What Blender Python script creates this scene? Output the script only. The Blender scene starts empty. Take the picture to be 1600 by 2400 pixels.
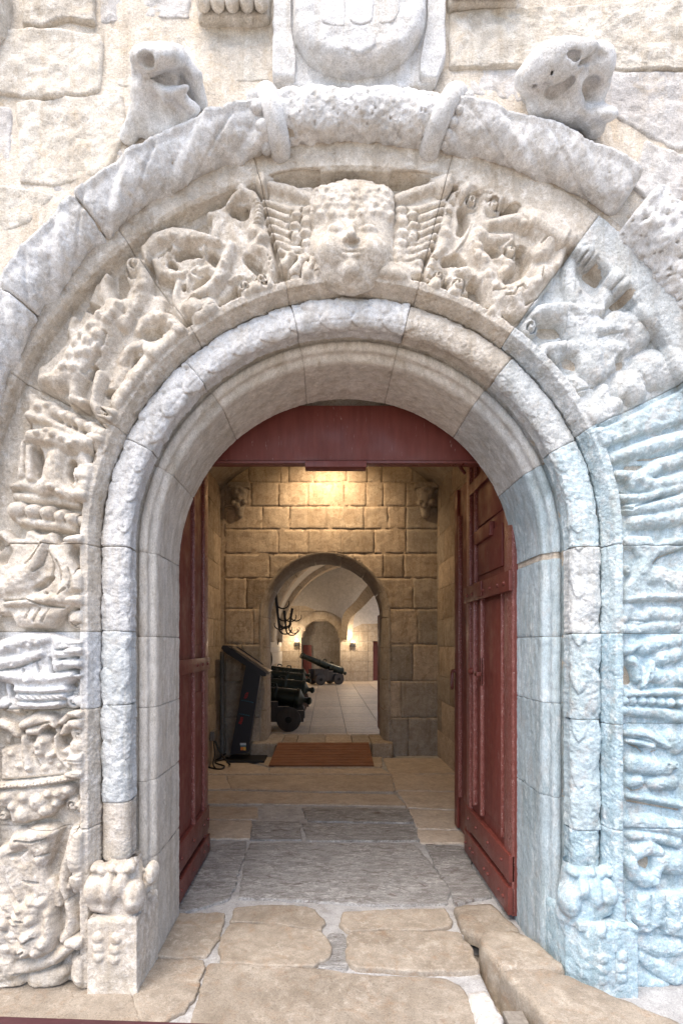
import bpy, bmesh, math, random
import numpy as np
from mathutils import Vector, Matrix

# ------------------------------------------------------------------ camera, sky, sun, exposure
scene = bpy.context.scene
COL = scene.collection
EYE = (0.0, -2.45, 1.55)
FPX = 1280.0
cam_d = bpy.data.cameras.new('camera')
cam = bpy.data.objects.new('camera', cam_d)
COL.objects.link(cam)
cam.location = EYE
cam.rotation_euler = (math.radians(90), 0, 0)
cam_d.sensor_width = 36.0
cam_d.sensor_fit = 'AUTO'
cam_d.lens = FPX / 2400 * 36
cam_d.shift_x = 35 / 2400
cam_d.shift_y = 310 / 2400
cam_d.clip_start = 0.05
cam_d.clip_end = 2000
scene.camera = cam

SUN_EL, SUN_AZ = 64.0, -30.0          # azimuth from -Y (in front of the wall) towards +X; negative = left
world = bpy.data.worlds.new('World')
scene.world = world
world.use_nodes = True
wn = world.node_tree.nodes
wl = world.node_tree.links
for n in list(wn):
    wn.remove(n)
sky = wn.new('ShaderNodeTexSky')
sky.sky_type = 'NISHITA'
sky.sun_disc = False
sky.sun_elevation = math.radians(SUN_EL)
sky.sun_rotation = math.radians(180 - SUN_AZ)
sky.air_density = 1.0
sky.dust_density = 2.5
sky.ozone_density = 1.0
bg = wn.new('ShaderNodeBackground')
bg.inputs['Strength'].default_value = 0.12
wo = wn.new('ShaderNodeOutputWorld')
wl.new(sky.outputs[0], bg.inputs[0])
wl.new(bg.outputs[0], wo.inputs[0])

sun_d = bpy.data.lights.new('sun', 'SUN')
sun_d.energy = 1.5
sun_d.angle = math.radians(58)
sun_d.color = (1.0, 0.87, 0.70)
sun = bpy.data.objects.new('sun', sun_d)
COL.objects.link(sun)
se, sa = math.radians(SUN_EL), math.radians(SUN_AZ)
to_sun = Vector((math.sin(sa) * math.cos(se), -math.cos(sa) * math.cos(se), math.sin(se)))
sun.location = to_sun * 30
sun.rotation_euler = to_sun.to_track_quat('Z', 'Y').to_euler()

scene.view_settings.view_transform = 'Standard'
scene.view_settings.look = 'None'
scene.view_settings.exposure = 1.66
scene.view_settings.gamma = 1.0
scene.view_settings.use_curve_mapping = False
scene.render.engine = 'CYCLES'
scene.cycles.max_bounces = 8
scene.cycles.diffuse_bounces = 5
scene.cycles.use_denoising = True

# ------------------------------------------------------------------ measuring helpers
S0 = FPX / 2.45
def PX(u, y=0.0): return (u - 765.0) * (2.45 + y) / FPX
def PZ(v, y=0.0): return 1.55 - (v - 1510.0) * (2.45 + y) / FPX
def ground(u, v, z=0.0):
    d = FPX * (1.55 - z) / (v - 1510.0)
    return ((u - 765.0) * d / FPX, d - 2.45)
class Frame:
    def __init__(s, u, v, k): s.u, s.v, s.k = u, v, k
    def p(s, x, y): return (s.u + x * s.k, s.v + y * s.k)
D1 = Frame(0, 0, 1.0204)                    # whole picture as shown
FK = Frame(590, 300, 500/1568); FA = Frame(310, 420, 360/1568); FB = Frame(60, 580, 400/1568)
FA2 = Frame(980, 420, 400/1568); FB2 = Frame(1200, 540, 400/1568); FT = Frame(620, 0, 460/1568)
F7 = Frame(280, 80, 320/1568); F8 = Frame(1180, 70, 320/1568)
FC = Frame(0, 900, 340/1568); FD = Frame(0, 1220, 340/1568); FE = Frame(0, 1460, 340/1568); FG = Frame(0, 1920, 420/1568)
FC2 = Frame(1360, 900, 240/1568); FD2 = Frame(1300, 1220, 300/1568); FE2 = Frame(1300, 1460, 300/1357); FG2 = Frame(1200, 1920, 400/1568)
FP = Frame(400, 1600, 840/1568); FQ = Frame(400, 900, 840/1568)
FH = Frame(600, 1330, 300/1568); FI = Frame(480, 1270, 440/1568); FS = Frame(500, 1480, 160/1176)

# ------------------------------------------------------------------ noise
def _h(ix, iy, iz):
    n = (ix.astype(np.uint32) * np.uint32(374761393) + iy.astype(np.uint32) * np.uint32(668265263)
         + iz.astype(np.uint32) * np.uint32(2147483647) + np.uint32(1013904223))
    n = (n ^ (n >> np.uint32(13))) * np.uint32(1274126177)
    n = (n ^ (n >> np.uint32(16))) * np.uint32(2246822519)
    n = n ^ (n >> np.uint32(15))
    return (n & np.uint32(0xffffff)).astype(np.float32) / np.float32(0xffffff)
def vnoise(x, y, z):
    fx, fy, fz = np.floor(x), np.floor(y), np.floor(z)
    ix, iy, iz = fx.astype(np.int64), fy.astype(np.int64), fz.astype(np.int64)
    a, b, c = x - fx, y - fy, z - fz
    a = a*a*(3-2*a); b = b*b*(3-2*b); c = c*c*(3-2*c)
    r = 0
    for dx in (0, 1):
        for dy in (0, 1):
            for dz in (0, 1):
                w = (a if dx else 1-a) * (b if dy else 1-b) * (c if dz else 1-c)
                r = r + w * _h(ix+dx, iy+dy, iz+dz)
    return r
def fbm(P, sc, octv=3, seed=0.0, gain=0.5):
    x, y, z = P[..., 0]*sc + seed, P[..., 1]*sc + seed*1.7 + 31, P[..., 2]*sc + seed*0.6 + 57
    r = 0; amp = 1.0; tot = 0
    for o in range(octv):
        r = r + amp * (vnoise(x, y, z) * 2 - 1); tot += amp
        x, y, z = x*2.03 + 11.3, y*2.03 + 5.1, z*2.03 + 7.7; amp *= gain
    return r / tot

# ------------------------------------------------------------------ carving: operations in facade units
OPS = []
def _segq(u, v, pts):
    q = np.full(u.shape, 9.0)
    if len(pts) == 1:
        x, y, r = pts[0]
        return np.hypot(u-x, v-y) / r
    for (x0, y0, r0), (x1, y1, r1) in zip(pts[:-1], pts[1:]):
        dx, dy = x1-x0, y1-y0
        L = dx*dx + dy*dy + 1e-9
        t = np.clip(((u-x0)*dx + (v-y0)*dy) / L, 0, 1)
        d = np.hypot(u - x0 - t*dx, v - y0 - t*dy)
        q = np.minimum(q, d / (r0 + (r1-r0)*t))
    return q
def _conv(f, pts):
    return [(f.u + p[0]*f.k, f.v + p[1]*f.k, p[2]*f.k) for p in pts]
def _bb(P, pad=0):
    xs0 = min(p[0]-p[2] for p in P); xs1 = max(p[0]+p[2] for p in P)
    ys0 = min(p[1]-p[2] for p in P); ys1 = max(p[1]+p[2] for p in P)
    return (xs0-pad, ys0-pad, xs1+pad, ys1+pad)
def st(f, h, *pts):                      # raised rounded stroke
    P = [(x, y, r*1.05+0.5) for x, y, r in _conv(f, pts)]; OPS.append(('max', h, P, _bb(P)))
def ad(f, h, *pts):                      # extra swelling on top of what is there
    P = _conv(f, pts); OPS.append(('add', h, P, _bb(P)))
def cut(f, h, *pts):                     # groove or hollow
    P = _conv(f, pts); OPS.append(('add', -h, P, _bb(P)))
def fill(f, h, pts, e=30):               # raised area with a rounded edge
    P = [f.p(*p) for p in pts]
    bb = (min(p[0] for p in P), min(p[1] for p in P), max(p[0] for p in P), max(p[1] for p in P))
    OPS.append(('fill', h, (P, e*f.k), bb))
def vol(f, x, y, R, h, turns=1.6, a0=0.0, cw=1):   # scroll end
    cut(f, h*0.55, (x, y, R*1.28)); st(f, h*1.08, (x, y, R))
    pts = []
    n = int(turns*14)
    for i in range(n+1):
        t = i/n; a = a0 + cw*t*turns*2*math.pi
        rr = R*(0.86 - 0.74*t)
        pts.append((x + rr*math.cos(a), y + rr*math.sin(a), R*0.135*(1.2-0.4*t)))
    cut(f, h*0.62, *pts)
def relief(u, v):
    H = np.zeros(u.shape)
    if u.size == 0: return H
    U0, U1, V0, V1 = u.min(), u.max(), v.min(), v.max()
    for kind, h, dat, bb in OPS:
        if bb[0] > U1 or bb[2] < U0 or bb[1] > V1 or bb[3] < V0: continue
        m = (u > bb[0]) & (u < bb[2]) & (v > bb[1]) & (v < bb[3])
        if not m.any(): continue
        uu, vv = u[m], v[m]
        if kind == 'fill':
            P, e = dat
            ins = np.zeros(uu.shape, bool); dmin = np.full(uu.shape, 1e9)
            for i in range(len(P)):
                x0, y0 = P[i]; x1, y1 = P[(i+1) % len(P)]
                c = (y0 > vv) != (y1 > vv)
                ins ^= c & (uu < (x1-x0)*(vv-y0)/((y1-y0) if y1 != y0 else 1e-9) + x0)
                dx, dy = x1-x0, y1-y0; L = dx*dx+dy*dy+1e-9
                t = np.clip(((uu-x0)*dx+(vv-y0)*dy)/L, 0, 1)
                dmin = np.minimum(dmin, np.hypot(uu-x0-t*dx, vv-y0-t*dy))
            q = np.clip(1 - dmin/e, 0, 1)
            val = np.where(ins, h*np.sqrt(np.clip(1-q*q, 0, 1)), 0)
            H[m] = np.maximum(H[m], val)
        else:
            q = np.clip(_segq(uu, vv, dat), 0, 1)
            if kind == 'max':
                a = h * np.power(1 - q**2.2, 0.66); b = H[m]
                H[m] = np.where(b > 0, (np.clip(b, 0, 1)**5 + a**5)**0.2, np.maximum(a + np.minimum(b, 0)*0.3, b))
            else:
                H[m] += h * (1 - q*q)**1.2
    return H*np.where(u > 1330, .70, 1.2)

# ------------------------------------------------------------------ mesh helpers
def link(name, me, parent=None, mat=None, smooth=True):
    o = bpy.data.objects.new(name, me)
    COL.objects.link(o)
    if parent is not None: o.parent = parent
    if mat is not None and len(me.materials) == 0: me.materials.append(mat)
    if smooth and len(me.polygons):
        me.polygons.foreach_set('use_smooth', np.ones(len(me.polygons), bool))
    return o
def np_mesh(name, V, F, parent=None, mat=None, smooth=True):
    me = bpy.data.meshes.new(name)
    V = np.asarray(V, np.float32).reshape(-1, 3)
    F = np.asarray(F, np.int32)
    me.vertices.add(len(V)); me.vertices.foreach_set('co', V.ravel())
    k = F.shape[1]
    me.loops.add(F.size); me.loops.foreach_set('vertex_index', F.ravel())
    me.polygons.add(len(F))
    me.polygons.foreach_set('loop_start', np.arange(0, F.size, k, dtype=np.int32))
    me.update(calc_edges=True)
    me.validate()
    return link(name, me, parent, mat, smooth)
def grid_faces(n, m, off=0, flip=False):
    i = np.arange(n*m).reshape(n, m) + off
    q = np.stack([i[:-1, :-1], i[1:, :-1], i[1:, 1:], i[:-1, 1:]], -1).reshape(-1, 4)
    return q[:, ::-1] if flip else q
def grid_obj(name, P, back, parent, mat, flip=False, skirt=True):
    n, m = P.shape[:2]
    V = P.reshape(-1, 3); F = grid_faces(n, m, 0, flip)
    if skirt:
        idx = np.arange(n*m).reshape(n, m)
        ring = np.concatenate([idx[0, :-1], idx[:-1, -1], idx[-1, :0:-1], idx[:0:-1, 0]])
        B = V[ring] + np.asarray(back)
        V2 = np.concatenate([V, V[ring], B]); k = len(ring)
        a = len(V) + np.arange(k); b = a + k
        q = np.stack([a, np.roll(a, -1), np.roll(b, -1), b], -1)
        if not flip: q = q[:, ::-1]
        F = np.concatenate([F, q[:, ::-1]]); V = V2
    return np_mesh(name, V, F, parent, mat)
def tag(o, label=None, cat=None, group=None, kind=None):
    if label: o['label'] = label
    if cat: o['category'] = cat
    if group: o['group'] = group
    if kind: o['kind'] = kind
    return o
def empty(name, loc=(0, 0, 0), label=None, cat=None, group=None, kind=None, rz=0.0):
    o = bpy.data.objects.new(name, None)
    o.empty_display_size = 0.2
    COL.objects.link(o)
    o.location = loc; o.rotation_euler = (0, 0, rz)
    return tag(o, label, cat, group, kind)
def copy_tree(o, parent=None):
    c = o.copy(); COL.objects.link(c)
    if parent is not None: c.parent = parent
    for ch in list(o.children): copy_tree(ch, c)
    return c
class MB:
    """collects boxes, tubes and lathes into one mesh"""
    def __init__(s): s.V = []; s.F = []
    def add(s, V, F):
        o = len(s.V); s.V += [tuple(map(float, v)) for v in V]; s.F += [tuple(int(i)+o for i in f) for f in F]
        return s
    def box(s, x0, x1, y0, y1, z0, z1, b=0.0, M=None):
        if b <= 0:
            V = [(x, y, z) for x in (x0, x1) for y in (y0, y1) for z in (z0, z1)]
            F = [(0,1,3,2),(4,6,7,5),(0,4,5,1),(2,3,7,6),(0,2,6,4),(1,5,7,3)]
        else:
            bm = bmesh.new()
            bmesh.ops.create_cube(bm, size=1)
            for v in bm.verts:
                v.co = ((x0+x1)/2 + v.co.x*(x1-x0), (y0+y1)/2 + v.co.y*(y1-y0), (z0+z1)/2 + v.co.z*(z1-z0))
            bmesh.ops.bevel(bm, geom=bm.edges[:], offset=b, segments=2, affect='EDGES', profile=0.6)
            bm.verts.index_update()
            V = [v.co[:] for v in bm.verts]; F = [[v.index for v in f.verts] for f in bm.faces]
            bm.free()
        if M is not None: V = [(M @ Vector(v))[:] for v in V]
        return s.add(V, F)
    def tube(s, pts, r, n=8, cap=True):
        pts = [Vector(p) for p in pts]
        rs = r if hasattr(r, '__len__') else [r]*len(pts)
        V = []; F = []
        up = None
        for i, p in enumerate(pts):
            d = (pts[min(i+1, len(pts)-1)] - pts[max(i-1, 0)]).normalized()
            if up is None:
                up = Vector((0, 0, 1)) if abs(d.z) < 0.9 else Vector((1, 0, 0))
            a = d.cross(up).normalized(); b = a.cross(d).normalized(); up = b
            for k in range(n):
                t = 2*math.pi*k/n
                V.append(p + a*math.cos(t)*rs[i] + b*math.sin(t)*rs[i])
        for i in range(len(pts)-1):
            for k in range(n):
                F.append((i*n+k, i*n+(k+1) % n, (i+1)*n+(k+1) % n, (i+1)*n+k))
        if cap:
            F.append(tuple(range(n-1, -1, -1))); F.append(tuple((len(pts)-1)*n+k for k in range(n)))
        return s.add(V, F)
    def lathe(s, prof, n=20, M=None):           # prof: (axial x, radius), axis = local X
        V = []; F = []
        for (x, r) in prof:
            for k in range(n):
                t = 2*math.pi*k/n
                V.append(Vector((x, r*math.cos(t), r*math.sin(t))))
        for i in range(len(prof)-1):
            for k in range(n):
                F.append((i*n+k, (i+1)*n+k, (i+1)*n+(k+1) % n, i*n+(k+1) % n))
        F.append(tuple(range(n))); F.append(tuple((len(prof)-1)*n+k for k in range(n-1, -1, -1)))
        if M is not None: V = [M @ v for v in V]
        return s.add(V, F)
    def prism(s, poly, a0, a1, to3):            # poly of (p,q); to3(p,q,a)
        n = len(poly)
        V = [to3(p, q, a0) for p, q in poly] + [to3(p, q, a1) for p, q in poly]
        F = [tuple(range(n)), tuple(range(2*n-1, n-1, -1))]
        F += [(i, n+i, n+(i+1) % n, (i+1) % n) for i in range(n)]
        return s.add(V, F)
    def build(s, name, mat, parent=None, smooth=False, bevel=0.0):
        me = bpy.data.meshes.new(name)
        me.from_pydata(s.V, [], s.F)
        bm = bmesh.new(); bm.from_mesh(me)
        bmesh.ops.recalc_face_normals(bm, faces=bm.faces[:])
        bm.to_mesh(me); bm.free()
        o = link(name, me, parent, mat, smooth)
        if smooth:
            try: me.set_sharp_from_angle(angle=math.radians(40))
            except Exception: pass
        return o

# star-shaped stone in a plane: outline -> rings, rounded edge, uneven face
def star_stone(name, pts, to3, parent, mat, step=0.012, edge=0.012, amp=0.004, depth=0.05, sc=14.0, seed=0.0, jag=0.004, carve=None, flip=False, pillow=0.0):
    pts = np.array(pts, float)
    c = pts.mean(0)
    B = []
    for i in range(len(pts)):
        a, b = pts[i], pts[(i+1) % len(pts)]
        k = max(1, int(np.hypot(*(b-a)) / step))
        for t in range(k): B.append(a + (b-a)*t/k)
    B = np.array(B)
    # round the corners a little and fray the outline
    for _ in range(2): B = 0.5*B + 0.25*(np.roll(B, 1, 0) + np.roll(B, -1, 0))
    P3 = np.stack([B[:, 0], B[:, 1], np.zeros(len(B))], -1)
    d = B - c; L = np.hypot(d[:, 0], d[:, 1])[:, None] + 1e-9
    B = B + d / L * (fbm(P3, 22, 3, seed)[:, None] * jag * 2)
    R = float(L.mean())
    nr = max(4, int(R / step))
    s = 1 - np.linspace(0, 1, nr+1)[:-1]
    s = np.concatenate([[1.0], 1 - edge*0.35/R*np.ones(1), 1 - edge/R*np.ones(1), s[s < 1 - edge*1.5/R], [0.02]])
    P = c[None, None, :] + s[:, None, None] * (B - c)[None, :, :]
    de = (1 - s)[:, None] * L[None, :, 0]
    h = -edge * (1 - np.sqrt(np.clip(1 - (1 - np.clip(de/edge, 0, 1))**2, 0, 1)))
    P3 = np.concatenate([P, np.zeros(P.shape[:2] + (1,))], -1)
    h = h + amp * fbm(P3, sc, 4, seed + 3.3)
    if pillow: h = h - pillow * (np.clip(1 - de/(pillow*6), 0, 1))**2
    X = to3(P[..., 0], P[..., 1], h)
    X0 = to3(B[:, 0], B[:, 1], np.full(len(B), -depth))
    V = np.concatenate([X0[None], X], 0)
    n, m = V.shape[:2]
    i = np.arange(n*m).reshape(n, m)
    j = np.roll(i, -1, 1)
    F = np.stack([i[:-1], j[:-1], j[1:], i[1:]], -1).reshape(-1, 4)
    if flip: F = F[:, ::-1]
    cap = i[-1]
    Vv = V.reshape(-1, 3); cc = Vv[cap].mean(0)
    Vv = np.concatenate([Vv, cc[None]])
    ci = len(Vv) - 1
    T = np.stack([cap, np.roll(cap, -1), np.full(m, ci), np.full(m, ci)], -1)
    if flip: T = T[:, ::-1]
    me = bpy.data.meshes.new(name)
    me.from_pydata(Vv.tolist(), [], F.tolist() + [(int(t[0]), int(t[1]), int(t[2])) if not flip else (int(t[3]), int(t[2]), int(t[1])) if False else (int(t[0]), int(t[1]), int(t[2])) for t in (T if not flip else T[:, [3, 2, 1, 0]][:, [3, 2, 0, 1]])])
    bm = bmesh.new(); bm.from_mesh(me); bmesh.ops.recalc_face_normals(bm, faces=bm.faces[:]); bm.to_mesh(me); bm.free()
    return link(name, me, parent, mat, True)

# surface of a distance function
def sdf_obj(name, fn, lo, hi, step, parent, mat):
    ax = [np.arange(lo[k], hi[k] + step, step) for k in range(3)]
    X, Y, Z = np.meshgrid(*ax, indexing='ij')
    D = fn(X, Y, Z).astype(np.float32)
    shp = D.shape
    C = np.zeros(tuple(n-1 for n in shp) + (3,), np.float32); N = np.zeros(tuple(n-1 for n in shp), np.float32)
    G = np.stack([X, Y, Z], -1)
    quads = []
    for a in range(3):
        sl0 = [slice(None)]*3; sl1 = [slice(None)]*3
        sl0[a] = slice(0, -1); sl1[a] = slice(1, None)
        d0, d1 = D[tuple(sl0)], D[tuple(sl1)]
        cr = (d0 < 0) != (d1 < 0)
        idx = np.argwhere(cr)
        if len(idx) == 0: continue
        v0 = d0[cr]; v1 = d1[cr]; t = v0/(v0-v1)
        p = G[tuple(sl0)][cr]*(1-t)[:, None] + G[tuple(sl1)][cr]*t[:, None]
        b, c = (a+1) % 3, (a+2) % 3
        cells = []
        ok = np.ones(len(idx), bool)
        for (ob, oc) in ((0, 0), (-1, 0), (-1, -1), (0, -1)):
            ci = idx.copy(); ci[:, b] += ob; ci[:, c] += oc
            ok &= (ci[:, b] >= 0) & (ci[:, c] >= 0) & (ci[:, b] < shp[b]-1) & (ci[:, c] < shp[c]-1)
            cells.append(ci)
        for ci in cells:
            g = ci[ok]
            np.add.at(C, (g[:, 0], g[:, 1], g[:, 2]), p[ok]); np.add.at(N, (g[:, 0], g[:, 1], g[:, 2]), 1)
        q = np.stack([ci[ok] for ci in cells], 1)
        neg = v0[ok] < 0
        q[~neg] = q[~neg][:, ::-1]
        quads.append(q)
    m = N > 0
    ids = -np.ones(N.shape, int); ids[m] = np.arange(m.sum())
    V = C[m] / N[m][:, None]
    Q = np.concatenate(quads)
    F = ids[Q[..., 0], Q[..., 1], Q[..., 2]]
    return np_mesh(name, V, F, parent, mat)
def s_sph(X, Y, Z, c, r):
    r = np.broadcast_to(np.array(r, float), (3,))
    k = np.sqrt(((X-c[0])/r[0])**2 + ((Y-c[1])/r[1])**2 + ((Z-c[2])/r[2])**2)
    return (k - 1) * r.min()
def s_cap(X, Y, Z, a, b, ra, rb):
    a = np.array(a, float); b = np.array(b, float); d = b-a
    t = np.clip(((X-a[0])*d[0] + (Y-a[1])*d[1] + (Z-a[2])*d[2]) / (d@d + 1e-12), 0, 1)
    return np.sqrt((X-a[0]-t*d[0])**2 + (Y-a[1]-t*d[1])**2 + (Z-a[2]-t*d[2])**2) - (ra + (rb-ra)*t)
def s_box(X, Y, Z, c, h, r):
    qx, qy, qz = np.abs(X-c[0])-h[0]+r, np.abs(Y-c[1])-h[1]+r, np.abs(Z-c[2])-h[2]+r
    return np.sqrt(np.maximum(qx, 0)**2+np.maximum(qy, 0)**2+np.maximum(qz, 0)**2) + np.minimum(np.maximum(qx, np.maximum(qy, qz)), 0) - r
def smin(a, b, k):
    h = np.clip(0.5 + 0.5*(b-a)/k, 0, 1)
    return b + (a-b)*h - k*h*(1-h)
def ssub(a, b, k): return -smin(-a, b, k)

# ------------------------------------------------------------------ materials
def new_mat(name):
    m = bpy.data.materials.new(name); m.use_nodes = True
    nt = m.node_tree
    for n in list(nt.nodes): nt.nodes.remove(n)
    out = nt.nodes.new('ShaderNodeOutputMaterial')
    bs = nt.nodes.new('ShaderNodeBsdfPrincipled')
    nt.links.new(bs.outputs[0], out.inputs[0])
    return m, nt, bs
def nd(nt, t, **kw):
    n = nt.nodes.new(t)
    for k, v in kw.items(): setattr(n, k, v)
    return n
def noise(nt, vec, scale, detail=4, rough=0.55, dist=0.0):
    n = nd(nt, 'ShaderNodeTexNoise')
    n.inputs['Scale'].default_value = scale; n.inputs['Detail'].default_value = detail
    n.inputs['Roughness'].default_value = rough; n.inputs['Distortion'].default_value = dist
    nt.links.new(vec, n.inputs['Vector'])
    return n.outputs[0]
def ramp(nt, fac, stops, interp='LINEAR'):
    n = nd(nt, 'ShaderNodeValToRGB')
    n.color_ramp.interpolation = interp
    e = n.color_ramp.elements
    while len(e) < len(stops): e.new(0.5)
    for i, (p, c) in enumerate(stops):
        e[i].position = p; e[i].color = (*c, 1) if len(c) == 3 else c
    nt.links.new(fac, n.inputs[0])
    return n.outputs[0]
def mix(nt, fac, a, b, mode='MIX'):
    n = nd(nt, 'ShaderNodeMix', data_type='RGBA', blend_type=mode)
    for sock, val in ((n.inputs['Factor'], fac), (n.inputs['A'], a), (n.inputs['B'], b)):
        pass
    def put(s, val):
        if hasattr(val, 'is_output'): nt.links.new(val, s)
        elif isinstance(val, (int, float)): s.default_value = val
        else: s.default_value = (*val, 1)
    put(n.inputs[0], fac); put(n.inputs[6], a); put(n.inputs[7], b)
    return n.outputs[2]
def g(v): return (v, v, v)
def stone_mat(name, c_lo, c_hi, crust, stain, crust_amt=0.5, stain_amt=0.35, pits=0.6, bump=0.5, rnd=0.16, rough=0.85, fine=1.0, streak=(1, 1, 1), streaks=True):
    m, nt, bs = new_mat(name)
    tc = nd(nt, 'ShaderNodeTexCoord'); oi = nd(nt, 'ShaderNodeObjectInfo')
    mp = nd(nt, 'ShaderNodeVectorMath', operation='ADD')
    sc = nd(nt, 'ShaderNodeVectorMath', operation='SCALE')
    cm = nd(nt, 'ShaderNodeCombineXYZ')
    nt.links.new(oi.outputs['Random'], cm.inputs[0]); nt.links.new(oi.outputs['Random'], cm.inputs[2])
    nt.links.new(cm.outputs[0], sc.inputs[0]); sc.inputs['Scale'].default_value = 13.0
    st_ = nd(nt, 'ShaderNodeVectorMath', operation='MULTIPLY'); st_.inputs[1].default_value = streak
    nt.links.new(tc.outputs['Object'], st_.inputs[0])
    vs = nd(nt, 'ShaderNodeMapRange'); vs.inputs[3].default_value = 0.75; vs.inputs[4].default_value = 1.35; nt.links.new(oi.outputs['Random'], vs.inputs[0])
    sv_ = nd(nt, 'ShaderNodeVectorMath', operation='SCALE'); nt.links.new(st_.outputs[0], sv_.inputs[0]); nt.links.new(vs.outputs[0], sv_.inputs['Scale'])
    nt.links.new(sv_.outputs[0], mp.inputs[0]); nt.links.new(sc.outputs[0], mp.inputs[1])
    v = mp.outputs[0]
    n1 = noise(nt, v, 5.0, 6, 0.6, 0.4)
    col = ramp(nt, n1, [(0.33, c_lo), (0.66, c_hi)])
    n2 = noise(nt, v, 26*fine, 8, 0.68, 0.8)
    f2 = ramp(nt, n2, [(0.48, g(0)), (0.60, g(min(1, crust_amt*1.5)))])
    n6 = noise(nt, v, 3.2, 5, 0.65, 0.6)
    f6 = ramp(nt, n6, [(0.38, g(0.12)), (0.62, g(1.0))])
    mk = nd(nt, 'ShaderNodeMath', operation='MULTIPLY'); nt.links.new(f2, mk.inputs[0]); nt.links.new(f6, mk.inputs[1])
    col = mix(nt, mk.outputs[0], col, crust)
    n7 = noise(nt, v, 13*fine, 6, 0.7, 0.5)
    f7 = ramp(nt, n7, [(0.36, g(0.84)), (0.60, g(1.05))])
    col = mix(nt, 1.0, col, f7, 'MULTIPLY')
    n3 = noise(nt, v, 8.0, 7, 0.7, 1.2)
    f3 = ramp(nt, n3, [(0.53, g(0)), (0.68, g(min(1, stain_amt*1.35)))])
    col = mix(nt, f3, col, stain)
    n4 = noise(nt, v, 95*fine, 5, 0.6)
    f4 = ramp(nt, n4, [(0.32, g(1.0)), (0.46, g(0))])
    mm = nd(nt, 'ShaderNodeMath', operation='MULTIPLY'); mm.inputs[1].default_value = 0.5*pits
    nt.links.new(f4, mm.inputs[0])
    col = mix(nt, mm.outputs[0], col, (c_lo[0]*0.38, c_lo[1]*0.34, c_lo[2]*0.28))
    rs = nd(nt, 'ShaderNodeVectorMath', operation='MULTIPLY'); rs.inputs[1].default_value = (16, 16, 1.6); nt.links.new(tc.outputs['Object'], rs.inputs[0])
    n8 = noise(nt, rs.outputs[0], 1.0, 6, 0.65, 0.6)
    f8 = ramp(nt, n8, [(0.34, (0.80, 0.76, 0.70)), (0.52, (1.0, 1.0, 1.0))])
    col = mix(nt, 0.75 if streaks else 0.0, col, f8, 'MULTIPLY')
    n5 = noise(nt, v, 210*fine, 3, 0.6)
    f5 = ramp(nt, n5, [(0.36, g(0.80)), (0.64, g(1.11))])
    col = mix(nt, 1.0, col, f5, 'MULTIPLY')
    mr = nd(nt, 'ShaderNodeMapRange'); mr.inputs[3].default_value = 1-rnd; mr.inputs[4].default_value = 1+rnd*0.6
    nt.links.new(oi.outputs['Random'], mr.inputs[0])
    hv = nd(nt, 'ShaderNodeHueSaturation'); nt.links.new(mr.outputs[0], hv.inputs['Value']); nt.links.new(col, hv.inputs['Color'])
    nt.links.new(hv.outputs[0], bs.inputs['Base Color'])
    bs.inputs['Roughness'].default_value = rough
    bs.inputs['Specular IOR Level'].default_value = 0.25
    add = nd(nt, 'ShaderNodeMath', operation='MULTIPLY_ADD'); add.inputs[1].default_value = 0.45
    nt.links.new(n5, add.inputs[0]); nt.links.new(n4, add.inputs[2])
    add2 = nd(nt, 'ShaderNodeMath', operation='MULTIPLY_ADD'); add2.inputs[1].default_value = 1.2
    nt.links.new(n2, add2.inputs[0]); nt.links.new(add.outputs[0], add2.inputs[2])
    bp = nd(nt, 'ShaderNodeBump'); bp.inputs['Strength'].default_value = bump; bp.inputs['Distance'].default_value = 0.009
    nt.links.new(add2.outputs[0], bp.inputs['Height']); nt.links.new(bp.outputs[0], bs.inputs['Normal'])
    return m
def paint_mat(name, c, c2, rough=0.38, chips=None, chip_amt=0.0, bump=0.12, stretch=(1, 1, 0.12), metal=0.0, scale=30, clo=0.66):
    m, nt, bs = new_mat(name)
    tc = nd(nt, 'ShaderNodeTexCoord')
    sv = nd(nt, 'ShaderNodeVectorMath', operation='MULTIPLY'); sv.inputs[1].default_value = stretch
    nt.links.new(tc.outputs['Object'], sv.inputs[0]); v = sv.outputs[0]
    n1 = noise(nt, v, scale, 6, 0.6, 0.3)
    col = ramp(nt, n1, [(0.35, c), (0.7, c2)])
    if chips:
        n2 = noise(nt, v, scale*2.4, 6, 0.7, 0.6)
        f = ramp(nt, n2, [(clo, g(0)), (clo+.06, g(chip_amt))])
        col = mix(nt, f, col, chips)
    nt.links.new(col, bs.inputs['Base Color'])
    n3 = noise(nt, tc.outputs['Object'], 7, 4)
    r = ramp(nt, n3, [(0.3, g(rough*0.75)), (0.75, g(min(1, rough*1.5)))])
    nt.links.new(r, bs.inputs['Roughness'])
    bs.inputs['Metallic'].default_value = metal
    bp = nd(nt, 'ShaderNodeBump'); bp.inputs['Strength'].default_value = bump; bp.inputs['Distance'].default_value = 0.006
    nt.links.new(n1, bp.inputs['Height']); nt.links.new(bp.outputs[0], bs.inputs['Normal'])
    return m
def plain_mat(name, c, rough=0.6, metal=0.0, emit=None, es=0.0):
    m, nt, bs = new_mat(name)
    tc = nd(nt, 'ShaderNodeTexCoord')
    n1 = noise(nt, tc.outputs['Object'], 45, 4)
    col = ramp(nt, n1, [(0.3, tuple(x*0.82 for x in c)), (0.7, tuple(min(1, x*1.15) for x in c))])
    nt.links.new(col, bs.inputs['Base Color'])
    bs.inputs['Roughness'].default_value = rough; bs.inputs['Metallic'].default_value = metal
    if emit:
        bs.inputs['Emission Color'].default_value = (*emit, 1); bs.inputs['Emission Strength'].default_value = es
    return m
M = {}
WST = dict(crust_amt=0.5, stain_amt=0.38, pits=0.7, bump=0.55)
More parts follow.
